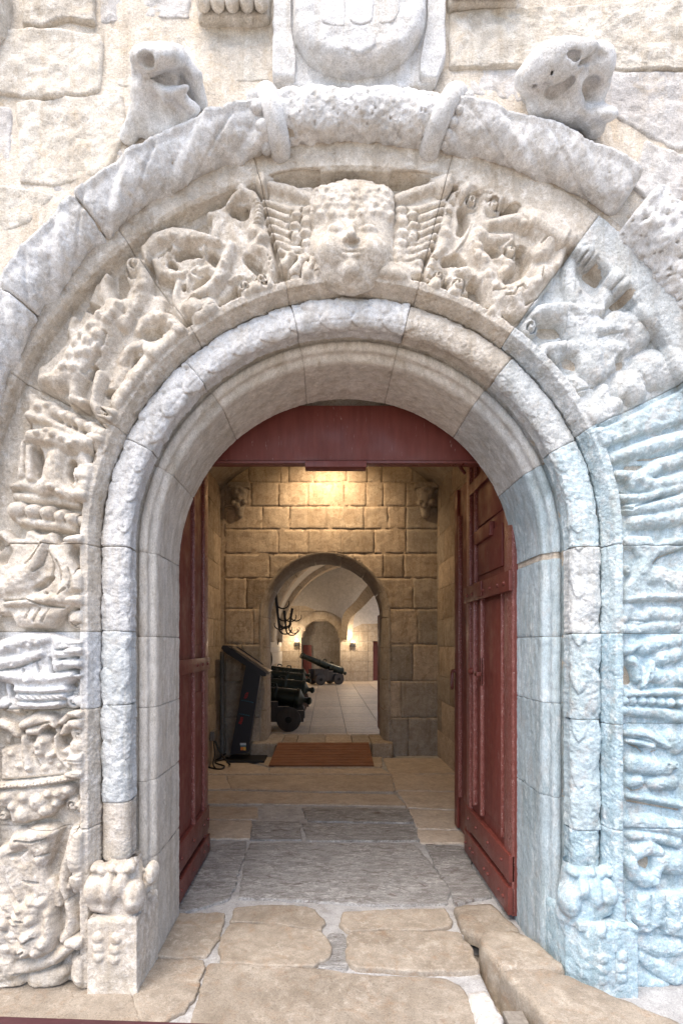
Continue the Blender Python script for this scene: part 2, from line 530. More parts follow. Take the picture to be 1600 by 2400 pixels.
M['wall'] = stone_mat('cream_limestone', (0.58, 0.53, 0.46), (0.74, 0.70, 0.63), (0.85, 0.82, 0.77), (0.57, 0.46, 0.33), **WST)
M['wall_grey'] = stone_mat('grey_limestone', (0.48, 0.46, 0.45), (0.63, 0.62, 0.61), (0.78, 0.77, 0.76), (0.52, 0.43, 0.32), **WST)
M['carved'] = stone_mat('carved_limestone', (0.52, 0.465, 0.395), (0.68, 0.63, 0.56), (0.81, 0.775, 0.725), (0.50, 0.40, 0.28), 0.55, 0.25, 0.65, 0.45, 0.08)
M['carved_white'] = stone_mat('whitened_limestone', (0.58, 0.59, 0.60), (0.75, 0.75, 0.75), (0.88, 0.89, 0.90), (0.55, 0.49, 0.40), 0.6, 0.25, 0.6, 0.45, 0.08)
M['carved_mid'] = stone_mat('grey_blue_and_cast_limestone', (0.50, 0.54, 0.56), (0.65, 0.68, 0.69), (0.84, 0.86, 0.87), (0.52, 0.46, 0.40), 0.6, 0.3, 0.6, 0.45, 0.07)  # palest step of the painted cool cast; left shaft: the stone's own tone
M['carved_blue_cast'] = stone_mat('blue_cast_limestone', (0.41, 0.515, 0.565), (0.52, 0.64, 0.70), (0.79, 0.86, 0.89), (0.50, 0.45, 0.42), 0.6, 0.4, 0.5, 0.45, 0.07)  # partly blue-grey stone, partly the right side's cool light cast painted in
M['carved_cyan_cast'] = stone_mat('cyan_cast_limestone', (0.34, 0.47, 0.545), (0.44, 0.59, 0.67), (0.73, 0.83, 0.88), (0.49, 0.44, 0.42), 0.6, 0.4, 0.5, 0.45, 0.06)  # strongest step of the cool light cast painted into the lower right stones
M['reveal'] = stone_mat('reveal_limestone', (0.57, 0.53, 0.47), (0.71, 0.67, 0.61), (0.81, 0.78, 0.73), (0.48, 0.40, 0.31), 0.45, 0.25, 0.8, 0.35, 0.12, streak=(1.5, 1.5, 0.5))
M['reveal_pale_cast'] = stone_mat('pale_cast_reveal_limestone', (0.51, 0.52, 0.515), (0.65, 0.66, 0.655), (0.77, 0.78, 0.775), (0.48, 0.42, 0.36), 0.45, 0.25, 0.8, 0.35, 0.12, streak=(1.5, 1.5, 0.5))  # faint cool light cast painted into the reveal colour
M['reveal_blue_cast'] = stone_mat('blue_cast_reveal_limestone', (0.38, 0.475, 0.525), (0.49, 0.59, 0.65), (0.69, 0.76, 0.79), (0.46, 0.43, 0.41), 0.45, 0.3, 0.6, 0.35, 0.12, streak=(1.5, 1.5, 0.5))  # cool light cast of the right side painted into the reveal colour
M['mortar'] = stone_mat('lime_mortar', (0.60, 0.54, 0.46), (0.74, 0.68, 0.60), (0.81, 0.77, 0.71), (0.55, 0.43, 0.29), 0.4, 0.45, 0.6, 0.6, 0.0)
M['joint'] = stone_mat('grey_joint_mortar', (0.44, 0.38, 0.31), (0.60, 0.54, 0.46), (0.74, 0.69, 0.62), (0.44, 0.34, 0.24), 0.4, 0.3, 0.6, 0.6, 0.0)
# ------------------------------------------------------------------ the carving, measured panel by panel
def lumps(f, h, r, pts, mode=st):
    for (x, y) in pts: mode(f, h, (x, y, r))
# low carved ground of each panel, with its deep hollows
fill(FA, .040, [(90,760),(250,560),(480,470),(780,520),(800,310),(1000,170),(1150,80),(1310,170),(1350,330),(1410,560),(1460,800),(1480,1000),(1400,1120),(1150,1180),(1050,1080),(900,1270),(780,1430),(600,1440),(470,1350),(380,1150),(410,1010),(230,910),(190,830),(140,870)], 40)
fill(FB, .036, [(620,300),(740,230),(830,480),(900,470),(880,150),(1000,60),(1140,220),(1150,380),(1270,440),(1280,560),(1450,690),(1490,810),(1200,1030),(1010,1240),(810,1400),(850,1580),(760,1650),(570,1450),(400,1410),(90,1280),(330,850),(470,640)], 50)
fill(FA2, .038, [(60,850),(130,640),(230,200),(430,60),(550,130),(770,170),(790,300),(1000,270),(1200,390),(1450,490),(1410,620),(1310,800),(1210,950),(1130,1060),(900,1230),(700,1220),(560,960),(440,1040),(300,1030),(280,930),(180,985),(70,930)], 36)
fill(FC, .034, [(330,80),(600,220),(900,380),(1130,490),(1120,640),(970,760),(990,1000),(930,1250),(600,1170),(420,1170),(70,1110),(200,960),(170,650),(320,510),(270,330)], 40)
fill(FK, .040, [(100,400),(450,390),(500,640),(500,1010),(450,1090),(260,1060),(190,960),(110,600)], 40)
fill(FK, .040, [(1040,500),(1440,370),(1400,600),(1300,900),(1240,1030),(980,1090),(1000,640)], 40)
HOLES = [(FA, .055, [(470,770,50),(580,730,60),(690,760,46)]), (FA, .055, [(800,760,70),(860,820,60)]), (FA, .055, [(650,1090,46),(760,1020,60)]), (FA, .055, [(1180,800,60),(1270,880,70)]), (FA, .05, [(1040,310,60),(1120,330,80),(1170,270,40)]), (FA, .04, [(525,1090,36)]), (FA, .04, [(380,850,40),(440,880,30)]), (FA, .045, [(700,420,60),(600,460,40)]),
 (FB, .05, [(850,220,50),(880,330,80),(860,420,50)]), (FB, .045, [(560,520,50),(640,560,50)]), (FB, .045, [(1120,790,66),(1220,760,60)]), (FB, .045, [(1020,1040,62),(1000,1130,40)]), (FB, .04, [(620,1190,36),(650,1120,26)]), (FB, .045, [(760,1340,44),(830,1350,40)]),
 (FA2, .055, [(410,280,56),(430,380,60),(390,470,40)]), (FA2, .055, [(250,740,50),(340,720,64),(420,760,40)]), (FA2, .05, [(620,640,46),(720,660,60)]), (FA2, .055, [(950,640,60),(980,740,80),(930,830,70),(830,900,50)]), (FA2, .05, [(500,960,56),(560,1050,40)]), (FA2, .045, [(800,280,40),(900,260,40)]),
 (FC, .05, [(390,720,52),(410,860,60),(390,980,36)]), (FC, .05, [(760,850,56),(750,960,60),(790,1060,30)]), (FC, .03, [(290,420,40)]), (FC, .04, [(1010,800,40)]),
 (FE, .04, [(470,1180,40),(560,1190,50)]), (FE, .04, [(680,1250,46),(660,1340,40)]), (FE, .035, [(100,1290,60),(180,1290,40)]), (FE, .03, [(740,680,40)]), (FE, .03, [(120,720,40)]),
 (FB2, .04, [(330,860,70),(440,870,60)]), (FB2, .04, [(560,1160,60),(620,1190,40)]), (FB2, .04, [(1000,610,60),(1100,560,60)]), (FB2, .035, [(750,340,60),(820,400,50)])]
# keystone wings
def wing(mx):
    m = (lambda x: x) if not mx else (lambda x: 1484 - x + 22)
    q = lambda h, *pts: st(FK, h, *[(m(x), y, r) for x, y, r in pts])
    c = lambda h, *pts: cut(FK, h, *[(m(x), y, r) for x, y, r in pts])
    q(.064, (1075,520,58), (1220,465,62), (1430,400,46))
    for i, p_ in enumerate(([(1080,600,44),(1240,590,42),(1415,530,26)],[(1085,655,46),(1260,655,42),(1400,590,26)],[(1090,715,48),(1250,718,44),(1385,655,27)],[(1085,775,48),(1240,776,44),(1370,715,27)],[(1080,835,48),(1225,832,44),(1350,775,27)],[(1075,895,48),(1205,888,44),(1325,835,27)],[(1070,950,48),(1190,940,46),(1300,890,28)])):
        q(.052 + .004*(i % 2), *p_)
        x0, y0, _ = p_[0]; x1, y1, _ = p_[1]; x2, y2, _ = p_[2]
        c(.018, (x0+70, y0+30, 7), (x1, y1+30, 9), (x2, y2+28, 7))
    for (x, y) in ((1090,610),(1170,640),(1100,690),(1180,720),(1105,775),(1170,800),(1095,850)): q(.062, (x, y, 44), (x+24, y+4, 34)); c(.018, (x+40, y-26, 7), (x+56, y+2, 9), (x+40, y+30, 7))
wing(0); wing(1)
for p in ([(290,935,40),(235,1000,50)],[(370,975,40),(310,1050,54)],[(455,980,40),(405,1050,52)],[(520,1005,34),(480,1040,42)]):
    st(FK, 0.064, *p)
for p in ([(330,950,8),(280,1030,9)],[(415,970,8),(362,1050,9)],[(492,985,8),(446,1050,9)]): cut(FK, .022, *p)
for p in ([(1060,1030,70),(1130,1010,80),(1220,980,60)],[(980,1060,50),(1120,1060,50),(1230,1040,40)]): st(FK, 0.050, *p)
# rough hollow hood under the rim of the keystone
cut(FK, 0.03, (110,385,26), (300,345,40), (480,335,30))
cut(FK, 0.024, (1040,350,30), (1250,350,30), (1440,365,20))
# left dolphin panel
st(FA, .068, (150,830,36),(140,720,75),(260,615,115),(420,565,115),(600,575,92),(740,605,72),(880,640,45))
st(FA, .055, (230,830,48),(290,930,62),(400,970,56),(520,955,40))
for p in ((470,860),(650,1000),(560,1100),(670,890)): st(FA, .050, (570,955,34),(p[0],p[1],34))
ad(FA, -.02, (565,955,26))
st(FA, .052, (640,840,50),(720,770,40),(730,690,30))
st(FA, .055, (690,930,44),(780,895,52),(840,940,34))
st(FA, .076, (1010,690,62),(950,850,95),(900,1000,92),(790,1130,85),(650,1210,92),(640,1330,112))
st(FA, .070, (560,1300,90),(680,1350,120),(790,1280,90))
cut(FA, .018, (560,1260,14),(640,1225,20),(720,1250,16),(770,1200,12))
cut(FA, .015, (740,1330,12),(745,1390,14),(690,1420,12))
st(FA, .050, (470,1040,42),(430,1180,50),(460,1300,58),(520,1400,50))
st(FA, .044, (790,330,52),(880,330,62),(900,420,72),(850,520,66))
st(FA, .050, (1010,470,50),(1060,600,62),(1130,700,66),(1160,780,40))
st(FA, .040, (880,640,40),(1000,640,40))
st(FA, .066, (990,270,45),(1040,190,52),(1130,125,62),(1230,165,66),(1290,290,64),(1280,420,64),(1240,520,98),(1320,585,88),(1260,690,80),(1350,735,62),(1410,830,60),(1420,935,58),(1390,1020,64))
for t in range(7):
    y = 250 + t*38; cut(FA, .010, (1245, y, 8), (1320, y-14, 8))
for (x, y) in ((1390,800),(1410,840),(1400,890),(1425,930)): cut(FA, .012, (x, y, 14))
vol(FA, 1325, 1025, 95, .064, 1.4, 0.5, 1)
vol(FA, 1150, 1090, 88, .062, 1.5, 2.6, -1)
st(FA, .052, (1000,1030,36),(1060,985,34),(1130,985,30))
lumps(FA, .012, 45, ((300,640),(420,600),(520,640),(640,640),(420,700),(360,760),(930,900),(880,1050),(1240,560),(1310,620)), ad)
cut(FA, .02, (260,770,10),(330,740,14),(400,690,12))
# left beast panel
vol(FB, 990, 155, 100, .062, 1.3, 2.0, 1)
st(FB, .062, (1040,150,80),(1090,290,70),(1060,420,90),(980,540,96))
st(FB, .054, (745,250,34),(715,330,66),(725,420,92),(760,490,66))
st(FB, .030, (1190,470,95),(1200,560,80))
fill(FB, .045, [(75,1240),(120,1080),(340,860),(520,900),(520,1330),(360,1345),(150,1300)], 60)
st(FB, .088, (830,560,112),(720,740,185),(580,930,215),(480,1110,195),(300,1225,120),(200,1230,80))
st(FB, .072, (930,520,66),(970,620,46),(900,700,90))
st(FB, .078, (520,1160,92),(470,1320,82),(450,1405,66),(540,1430,52))
st(FB, .080, (700,1190,74),(655,1330,62),(640,1450,56),(690,1530,62))
vol(FB, 765, 1560, 86, .060, 1.2, 1.0, 1)
st(FB, .058, (1040,760,60),(1090,660,66),(1180,620,74),(1300,650,82),(1390,730,74),(1450,815,48))
st(FB, .060, (890,1040,62),(950,930,62),(1080,880,64),(1180,940,62),(1190,1030,40))
st(FB, .052, (880,1120,84),(840,1240,92),(780,1330,70))
st(FB, .036, (1040,1220,100),(940,1330,80),(820,1420,60))
st(FB, .044, (425,640,46),(410,740,66),(440,800,60))
cut(FB, .022, (600,1200,26),(640,1130,34))
lumps(FB, .016, 56, ((620,760),(700,660),(540,830),(480,900),(600,900),(680,840),(420,1010),(520,1010),(600,1000),(700,950),(380,1120),(470,1140),(780,700),(840,640),(1010,380),(1080,360),(1000,300),(1350,720),(1260,650)), ad)
cut(FB, .020, (760,820,16),(690,1000,20),(560,1180,18))
cut(FB, .016, (640,1270,12),(620,1400,13))
cut(FB, .014, (1320,810,10),(1450,770,10))
st(FB, .05, (150,1120,60),(140,1210,62))
# right dolphin panel
vol(FA2, 480, 195, 82, .060, 1.7, 3.4, 1)
st(FA2, .052, (440,85,34),(335,125,46),(285,220,52),(270,330,54),(240,430,74),(260,520,100),(215,620,62),(145,700,46),(108,800,46),(105,880,48),(170,950,46))
vol(FA2, 190, 890, 80, .060, 1.7, 1.2, -1)
for (x, y) in ((370,135),(310,210),(285,320),(285,290),(150,715),(118,800),(110,885)): cut(FA2, .018, (x-16, y, 17), (x+16, y+4, 17))
vol(FA2, 690, 235, 84, .058, 1.3, 3.6, 1)
st(FA2, .050, (620,200,44),(585,300,46),(610,390,48),(720,430,56))
st(FA2, .046, (510,400,34),(440,520,42),(350,640,36))
cut(FA2, .012, (500,400,7),(430,560,9),(350,650,8))
st(FA2, .070, (660,420,58),(780,390,74),(920,370,86),(1080,430,124),(1200,530,130),(1150,640,104),(1100,690,66))
st(FA2, .052, (1260,520,70),(1370,530,46),(1430,505,48))
st(FA2, .048, (1420,540,40),(1330,640,48),(1290,770,44))
st(FA2, .062, (1160,850,108))
cut(FA2, .016, (1150,800,6),(1140,880,10),(1150,930,10))
cut(FA2, .016, (1120,600,10),(1190,530,12),(1260,520,10))
st(FA2, .070, (560,500,90),(500,600,84),(560,720,114),(640,840,104),(660,950,104),(740,1080,128),(880,1080,142),(1000,1000,122),(1090,940,70))
st(FA2, .058, (560,520,70),(700,540,66),(850,520,46))
st(FA2, .058, (860,570,34),(805,620,50)); vol(FA2, 860, 655, 66, .060, 1.1, 3.4, -1)
st(FA2, .056, (840,770,60),(800,840,66)); st(FA2, .05, (740,700,70),(820,760,60))
vol(FA2, 360, 965, 92, .062, 1.1, 5.5, 1)
st(FA2, .056, (300,900,46),(350,840,46),(450,830,56),(560,900,64))
cut(FA2, .014, (680,1040,10),(780,1030,11)); cut(FA2, .016, (790,1085,9),(870,1080,10),(905,1010,10),(950,995,10),(970,1030,8))
st(FA2, .05, (700,1180,50),(850,1220,56),(1000,1160,52),(1090,1090,36)); cut(FA2, .018, (985,1150,10),(1100,1080,9))
lumps(FA2, .012, 48, ((560,640),(600,760),(540,720),(640,900),(700,1000),(820,1000),(960,440),(1050,380),(1130,470),(1060,640),(280,500),(230,480)), ad)
# right scroll panel
vol(FB2, 690, 215, 98, .058, 1.25, 2.8, 1)
st(FB2, .054, (600,190,60),(560,300,62),(580,430,84),(640,560,98),(720,640,108))
ad(FB2, .014, (600,420,20),(640,520,22)); cut(FB2, .012, (620,340,9),(600,520,10))
st(FB2, .066, (980,400,60),(920,480,82),(860,590,64),(855,700,26))
st(FB2, .060, (900,600,50),(1000,520,54),(1045,490,44))
cut(FB2, .02, (970,480,12),(1060,420,16))
fill(FB2, .046, [(90,850),(230,660),(520,620),(800,690),(900,770),(1180,690),(1320,800),(1345,950),(1220,1050),(1090,1110),(1010,1230),(870,1350),(730,1340),(640,1230),(620,1100),(560,1085),(430,1200),(280,1080),(560,950),(430,830),(260,830)], 70)
ad(FB2, .018, (160,780,70),(300,690,90),(480,700,90)); vol(FB2, 180, 865, 82, .056, 1.1, 5.0, 1)
st(FB2, .074, (1000,790,110),(1130,860,180),(1200,930,120)); st(FB2, .066, (790,690,60),(640,700,60),(560,650,40))
st(FB2, .068, (830,880,60),(940,860,70),(1040,900,60)); cut(FB2, .016, (820,950,12),(930,910,14),(1030,920,12))
st(FB2, .070, (790,1060,88),(800,1200,96),(820,1290,70)); st(FB2, .062, (930,1030,64),(1040,1040,66))
st(FB2, .054, (1250,640,40),(1300,760,56)); cut(FB2, .014, (1240,720,8),(1320,830,9))
cut(FB2, .055, (1030,1165,64)); st(FB2, .05, (330,1060,66),(560,1030,70)); cut(FB2, .012, (430,820,9),(520,950,10))
st(FB2, .062, (1130,1390,160),(1170,1440,120)); st(FB2, .070, (1330,1220,185),(1480,1260,150))
st(FB2, .056, (880,1420,60),(870,1560,110),(990,1570,80)); st(FB2, .058, (760,1690,90),(900,1640,130),(990,1560,70))
st(FB2, .034, (600,1330,60),(680,1390,70)); cut(FB2, .02, (610,1440,10),(800,1390,12))
cut(FB2, .014, (1200,1260,8),(1290,1380,10)); lumps(FB2, .010, 60, ((1100,820),(1190,880),(1060,900),(700,760),(560,800),(1350,1200),(1130,1420),(800,1130)), ad)
# left satyr panel
st(FC, .055, (340,130,60),(380,230,100),(350,330,92)); st(FC, .062, (440,230,90),(520,260,110),(480,350,100))
for (x, y, r) in ((600,290,80),(690,330,78),(780,360,80),(860,420,78),(960,450,78),(1040,510,96)): st(FC, .060, (x, y, r))
for (x, y) in ((640,390),(720,440),(810,450),(900,500)): cut(FC, .022, (x, y, 34))
st(FC, .060, (300,330,58),(560,420,56),(800,530,48),(960,620,66),(1060,600,60))
st(FC, .075, (350,560,92),(560,570,132),(760,640,124),(950,650,96))
st(FC, .050, (330,540,48),(245,630,54),(228,800,54),(215,970,62)); st(FC, .060, (320,690,62),(310,850,72),(320,1000,66))
st(FC, .070, (590,780,116),(560,920,126),(560,1050,150),(480,1100,120)); st(FC, .056, (880,790,72),(930,890,64),(930,1000,52))
st(FC, .060, (830,930,52),(800,1060,62),(860,1180,64)); st(FC, .060, (640,1130,104),(800,1210,74),(920,1210,54))
st(FC, .044, (100,1090,42),(250,1060,60),(420,1150,60)); st(FC, .034, (130,1190,50),(500,1220,60),(820,1290,44))
for (x, r, y) in ((160,112,1360),(335,92,1370),(500,96,1390),(650,96,1430),(780,90,1460)): st(FC, .072, (x, y, r))
for (x, y) in ((255,1370),(415,1380),(575,1400),(700,1440)): cut(FC, .022, (x+10, y-70, 10), (x-10, y, 13), (x+5, y+70, 10))
st(FC, .05, (200,1470,60),(500,1510,60),(760,1540,56))
lumps(FC, .014, 46, ((430,540),(520,500),(600,560),(700,600),(780,680),(540,640),(420,260),(520,230),(560,1120),(640,1180),(840,640)), ad)
cut(FC, .016, (260,620,10),(265,780,11),(262,950,10)); cut(FC, .018, (900,880,9),(890,1050,10))
# left bird mask panel
fill(FD, .056, [(-60,130),(30,70),(150,170),(250,180),(270,100),(330,85),(400,130),(480,130),(540,105),(600,130),(630,230),(790,160),(960,150),(1005,190),(900,255),(800,285),(775,370),(830,490),(910,620),(905,740),(860,790),(945,880),(860,930),(700,1000),(640,1080),(560,1170),(180,1165),(100,1030),(-60,1020)], 55)
cut(FD, .05, (-20,250,90),(60,330,90),(40,430,60)); st(FD, .078, (500,220,50),(430,380,90),(330,560,110),(180,620,130))
st(FD, .076, (590,320,60),(700,480,100),(770,640,120),(700,790,90)); st(FD, .07, (300,700,100),(100,720,120),(-40,760,110))
for p in ([(480,250,10),(380,400,12),(310,480,10)],[(520,330,10),(470,480,12),(380,560,10)],[(560,350,9),(600,470,11),(580,600,10)],[(430,330,9),(350,420,11),(280,470,9)],[(640,430,10),(690,560,12),(680,690,10)],[(760,520,9),(800,640,11),(770,740,9)]): cut(FD, .017, *p)
cut(FD, .04, (400,740,40),(500,680,50),(580,620,24)); cut(FD, .02, (510,790,26))
cut(FD, .016, (640,800,12),(740,740,12)); st(FD, .07, (90,900,50),(300,880,70),(560,850,70),(720,860,60),(880,860,50))
cut(FD, .022, (60,870,16),(300,850,10),(420,900,14),(560,930,14),(700,940,12)); st(FD, .062, (250,1040,100),(430,1060,110),(560,1010,80))
for p in ([(330,960,9),(300,1060,11)],[(440,950,9),(380,1090,11)],[(540,960,9),(470,1100,11)]): cut(FD, .015, *p)
vol(FD, 790, 1060, 104, .050, 1.0, 0.6, 1); st(FD, .046, (800,230,40),(900,195,44),(990,180,20))
# left basket of cloth
fill(FE, .050, [(-40,180),(250,88),(540,98),(700,160),(910,205),(860,290),(640,300),(640,390),(935,440),(925,500),(800,490),(570,545),(920,560),(760,645),(700,700),(690,860),(600,950),(220,962),(180,880),(120,680),(-40,640)], 45)
for p in ([(-30,300,90),(250,200,90),(500,170,70)],[(-30,440,80),(250,400,80),(450,330,60)],[(-30,560,70),(300,590,80),(560,600,70),(780,560,50)],[(640,340,46),(760,330,50),(900,300,36)],[(640,450,50),(800,420,46),(920,460,30)]): st(FE, .066, *p)
for p in ([(-20,520,14),(200,480,15),(430,390,12)],[(250,500,12),(260,580,10)],[(400,420,10),(420,550,12)],[(540,380,18),(560,540,20)],[(600,290,12),(760,270,14),(900,220,10)]): cut(FE, .024, *p)
for (y0, x0, x1) in ((720,190,700),(800,200,690),(880,220,650)): st(FE, .066, (x0,y0,44),((x0+x1)/2,y0+14,48),(x1,y0-6,40)); cut(FE, .012, (x0,y0+46,10),(x1,y0+36,10))
for x in range(220, 680, 70): cut(FE, .012, (x,790,8),(x+50,815,9))
vol(FE, 770, 850, 92, .048, 1.0, 3.9, 1); st(FE, .044, (20,880,90),(110,900,90),(160,950,60)); st(FE, .03, (40,650,36),(60,790,36))
cut(FE, .02, (0,960,12),(110,880,12)); lumps(FE, .012, 40, ((100,250),(220,310),(330,260),(150,480),(420,230),(300,640),(700,400)), ad)
# left urn with leaves
fill(FE, .030, [(-40,1380),(200,1300),(640,1300),(930,1480),(880,1650),(-40,1730)], 40)
st(FE, .060, (240,1110,66),(400,1050,92),(540,1060,70),(580,1110,40)); st(FE, .054, (300,1180,50),(420,1170,54),(500,1110,40))
st(FE, .052, (-20,1090,60),(100,1140,64),(170,1210,60)); st(FE, .05, (240,1250,44),(250,1400,50),(280,1560,70))
st(FE, .048, (640,1080,44),(720,1010,44),(900,975,36)); st(FE, .046, (660,1200,46),(700,1120,52),(800,1090,60),(940,1080,46)); st(FE, .04, (790,1200,70),(800,1260,50))
st(FE, .052, (440,1290,100),(420,1380,90)); st(FE, .054, (590,1170,28),(600,1320,34),(640,1460,40),(740,1560,40))
st(FE, .050, (560,1420,50),(500,1450,44)); st(FE, .050, (800,1330,80),(780,1440,66),(860,1490,50),(905,1440,40)); st(FE, .044, (690,1390,50))
for p in ([(250,1150,9),(420,1100,10),(540,1070,8)],[(680,1090,8),(790,1050,10),(920,1030,8)],[(820,1240,12),(940,1110,10)],[(430,1200,14),(520,1120,10)],[(330,1420,9),(400,1560,10)],[(700,1490,8),(880,1490,9)]): cut(FE, .018, *p)
lumps(FE, .014, 44, ((380,1330),(470,1290),(400,1420),(520,1500),(300,1590),(180,1560),(90,1420),(30,1300),(620,1560),(460,1580)), ad)
st(FE, .060, (-40,1775,42),(300,1755,42),(600,1715,42),(800,1670,40),(920,1610,30))
for i in range(26):
    x = -20 + i*36; y = 1775 - 0.000165*max(0, x)**2; cut(FE, .014, (x-8, y-22, 7), (x+8, y+22, 7))
fill(FE, .046, [(-40,1800),(700,1745),(790,1800),(770,1890),(640,1960),(540,2120),(280,2185),(100,2190),(60,2030),(-40,2010)], 50)
for (x, y, r) in ((60,1890,84),(250,1890,78),(400,1940,112),(520,1850,60),(620,1850,60),(720,1820,62),(480,2040,80),(230,2080,110),(130,1990,60),(600,1960,56)): st(FE, .066, (x, y, r))
vol(FE, 765, 1985, 94, .048, 1.0, 0.2, 1); vol(FE, 10, 2110, 66, .05, 1.0, 0.2, 1)
# left winged beast at the foot
fill(FG, .052, [(-40,260),(80,200),(150,120),(330,78),(525,95),(470,240),(440,340),(405,430),(425,560),(475,700),(490,870),(480,1080),(390,1200),(200,1260),(-40,1230)], 50)
st(FG, .072, (140,200,80),(300,150,84),(440,120,66)); st(FG, .064, (300,230,90),(380,260,80),(340,360,60)); cut(FG, .026, (60,330,24),(160,310,34),(240,260,20))
st(FG, .074, (20,300,56),(70,440,62),(140,570,64),(190,680,40)); st(FG, .056, (220,430,80),(270,560,80),(340,640,60)); cut(FG, .02, (220,540,14),(330,560,14))
st(FG, .084, (260,790,132),(220,930,150),(310,1080,170),(180,1100,120)); st(FG, .074, (430,900,60),(440,1000,60),(420,1120,60)); st(FG, .070, (60,760,110),(40,1000,120))
for p in ([(100,850,10),(240,870,11)],[(0,740,10),(90,800,12)],[(0,940,10),(80,970,12)],[(230,1060,12),(330,1000,12)],[(150,1180,14),(250,1120,14)],[(300,330,10),(420,300,11)],[(150,180,10),(300,190,10),(420,160,8)]): cut(FG, .018, *p)
lumps(FG, .018, 56, ((160,860),(300,860),(420,830),(330,960),(260,1010),(120,1010),(400,1060),(350,1150),(240,1140),(60,900),(60,1130),(180,760),(370,720),(300,690)), ad)
st(FG, .060, (640,120,48),(610,280,60),(560,460,62),(545,600,52),(575,690,26)); st(FG, .050, (730,140,44),(710,300,52),(650,470,52),(600,600,40)); st(FG, .040, (770,320,34),(720,470,44),(640,640,40))
cut(FG, .022, (690,150,12),(660,300,12),(600,560,10)); cut(FG, .016, (770,320,9),(640,590,10))
st(FG, .050, (580,760,44),(605,880,56),(590,1000,58),(540,1070,50)); cut(FG, .014, (570,800,8),(580,1000,9)); st(FG, .046, (430,560,40),(480,660,50),(500,760,40))
st(FG, .058, (720,1070,44),(600,1130,56),(460,1240,66),(260,1310,66),(60,1330,70)); st(FG, .060, (-20,1280,90),(80,1260,70)); st(FG, .05, (-20,1400,60),(110,1370,60))
st(FG, .044, (310,1450,120),(440,1420,110),(520,1370,60)); st(FG, .040, (120,1450,80),(-20,1500,80)); st(FG, .034, (420,1560,110),(200,1600,110)); st(FG, .032, (650,1280,70),(690,1400,70))
cut(FG, .02, (130,1360,12),(330,1370,12),(500,1310,12)); cut(FG, .018, (580,1210,10),(740,1190,10))
# plinth beads, left
for (x, y) in ((875,1015),(882,1105),(880,1180),(1030,1025),(1020,1120),(1020,1195)): st(FG, .016, (x, y, 46))
# right: ribbed sheaf panel
fill(FC2, .050, [(165,700),(700,480),(1700,-30),(1700,520),(560,860),(450,960),(250,960)], 70)
for p in ([(560,1090,90),(900,980,120),(1300,860,130),(1700,760,130)],[(650,1330,70),(1000,1380,120),(1300,1180,110),(1700,1090,130)],[(900,1450,130),(1250,1520,130),(1700,1420,150)],[(700,1700,70),(1000,1720,80),(1300,1620,70),(1700,1540,70)],[(800,1880,80),(1200,1850,110),(1700,1720,130)],[(900,2080,110),(1300,2050,130),(1700,1960,150)]): st(FC2, .056, *p)
st(FC2, .06, (715,1370,84)); cut(FC2, .03, (830,1230,60),(950,1230,70),(1060,1200,40)); cut(FC2, .03, (970,1510,90)); cut(FC2, .022, (980,1090,20),(1200,1080,26),(1568,1000,24))
cut(FC2, .02, (680,1610,24),(860,1680,30)); cut(FC2, .024, (900,1850,24),(1200,1740,34),(1568,1640,30)); cut(FC2, .024, (720,1870,24),(840,1890,24))
lumps(FC2, .012, 90, ((800,1000),(1100,900),(1250,1300),(1450,1250),(1100,1480),(1350,1480),(1000,2060),(1300,2000),(500,750),(900,620),(1300,420)), ad)
# right: dragon panel
fill(FD2, .042, [(865,200),(1000,150),(1250,165),(1305,270),(1400,195),(1700,170),(1700,320),(1350,405),(1255,515),(1400,545),(1700,640),(1700,960),(900,995),(870,830),(1060,560),(1085,450),(1020,330),(900,330)], 55)
st(FD2, .052, (940,590,66)); cut(FD2, .014, (940,590,26)); st(FD2, .056, (1150,260,80),(1200,420,80),(1150,600,90),(1250,700,110)); st(FD2, .052, (1420,280,70),(1568,240,70)); st(FD2, .056, (1350,680,110),(1568,780,120))
cut(FD2, .02, (1280,520,14),(1360,430,18),(1568,350,16)); cut(FD2, .014, (1400,740,10),(1480,820,12)); st(FD2, .05, (930,960,40),(1200,920,44),(1568,930,50))
st(FD2, .030, (1090,1180,110),(1180,1170,70)); st(FD2, .034, (960,1090,100),(900,1200,70)); st(FD2, .036, (1250,1120,80),(1568,1150,110)); st(FD2, .030, (880,1330,70),(1100,1330,60),(1300,1290,60),(1568,1280,70)); cut(FD2, .014, (1000,1220,14),(1190,1230,14))
# right: shelf and beads
st(FE2, .046, (780,300,50),(860,290,44),(950,230,26)); st(FE2, .048, (1000,260,90),(1150,220,80),(1357,190,80)); st(FE2, .05, (870,400,60),(920,500,70),(930,600,50)); cut(FE2, .03, (860,480,60),(840,620,60))
st(FE2, .052, (1080,440,50),(1060,560,56),(990,680,40)); st(FE2, .05, (1200,380,80),(1357,330,90)); st(FE2, .046, (1130,570,90),(1250,600,100),(1400,580,100)); st(FE2, .05, (800,770,36),(1000,750,40),(1400,740,50))
for i, x in enumerate((780,880,985,1090,1190,1290,1390)): st(FE2, .050, (x, 830+i*5, 54))
st(FE2, .044, (780,930,60),(1100,960,70),(1400,1010,80)); cut(FE2, .02, (780,890,12),(1000,900,14),(1400,920,14)); cut(FE2, .018, (960,730,12),(1040,640,16),(1060,540,12))
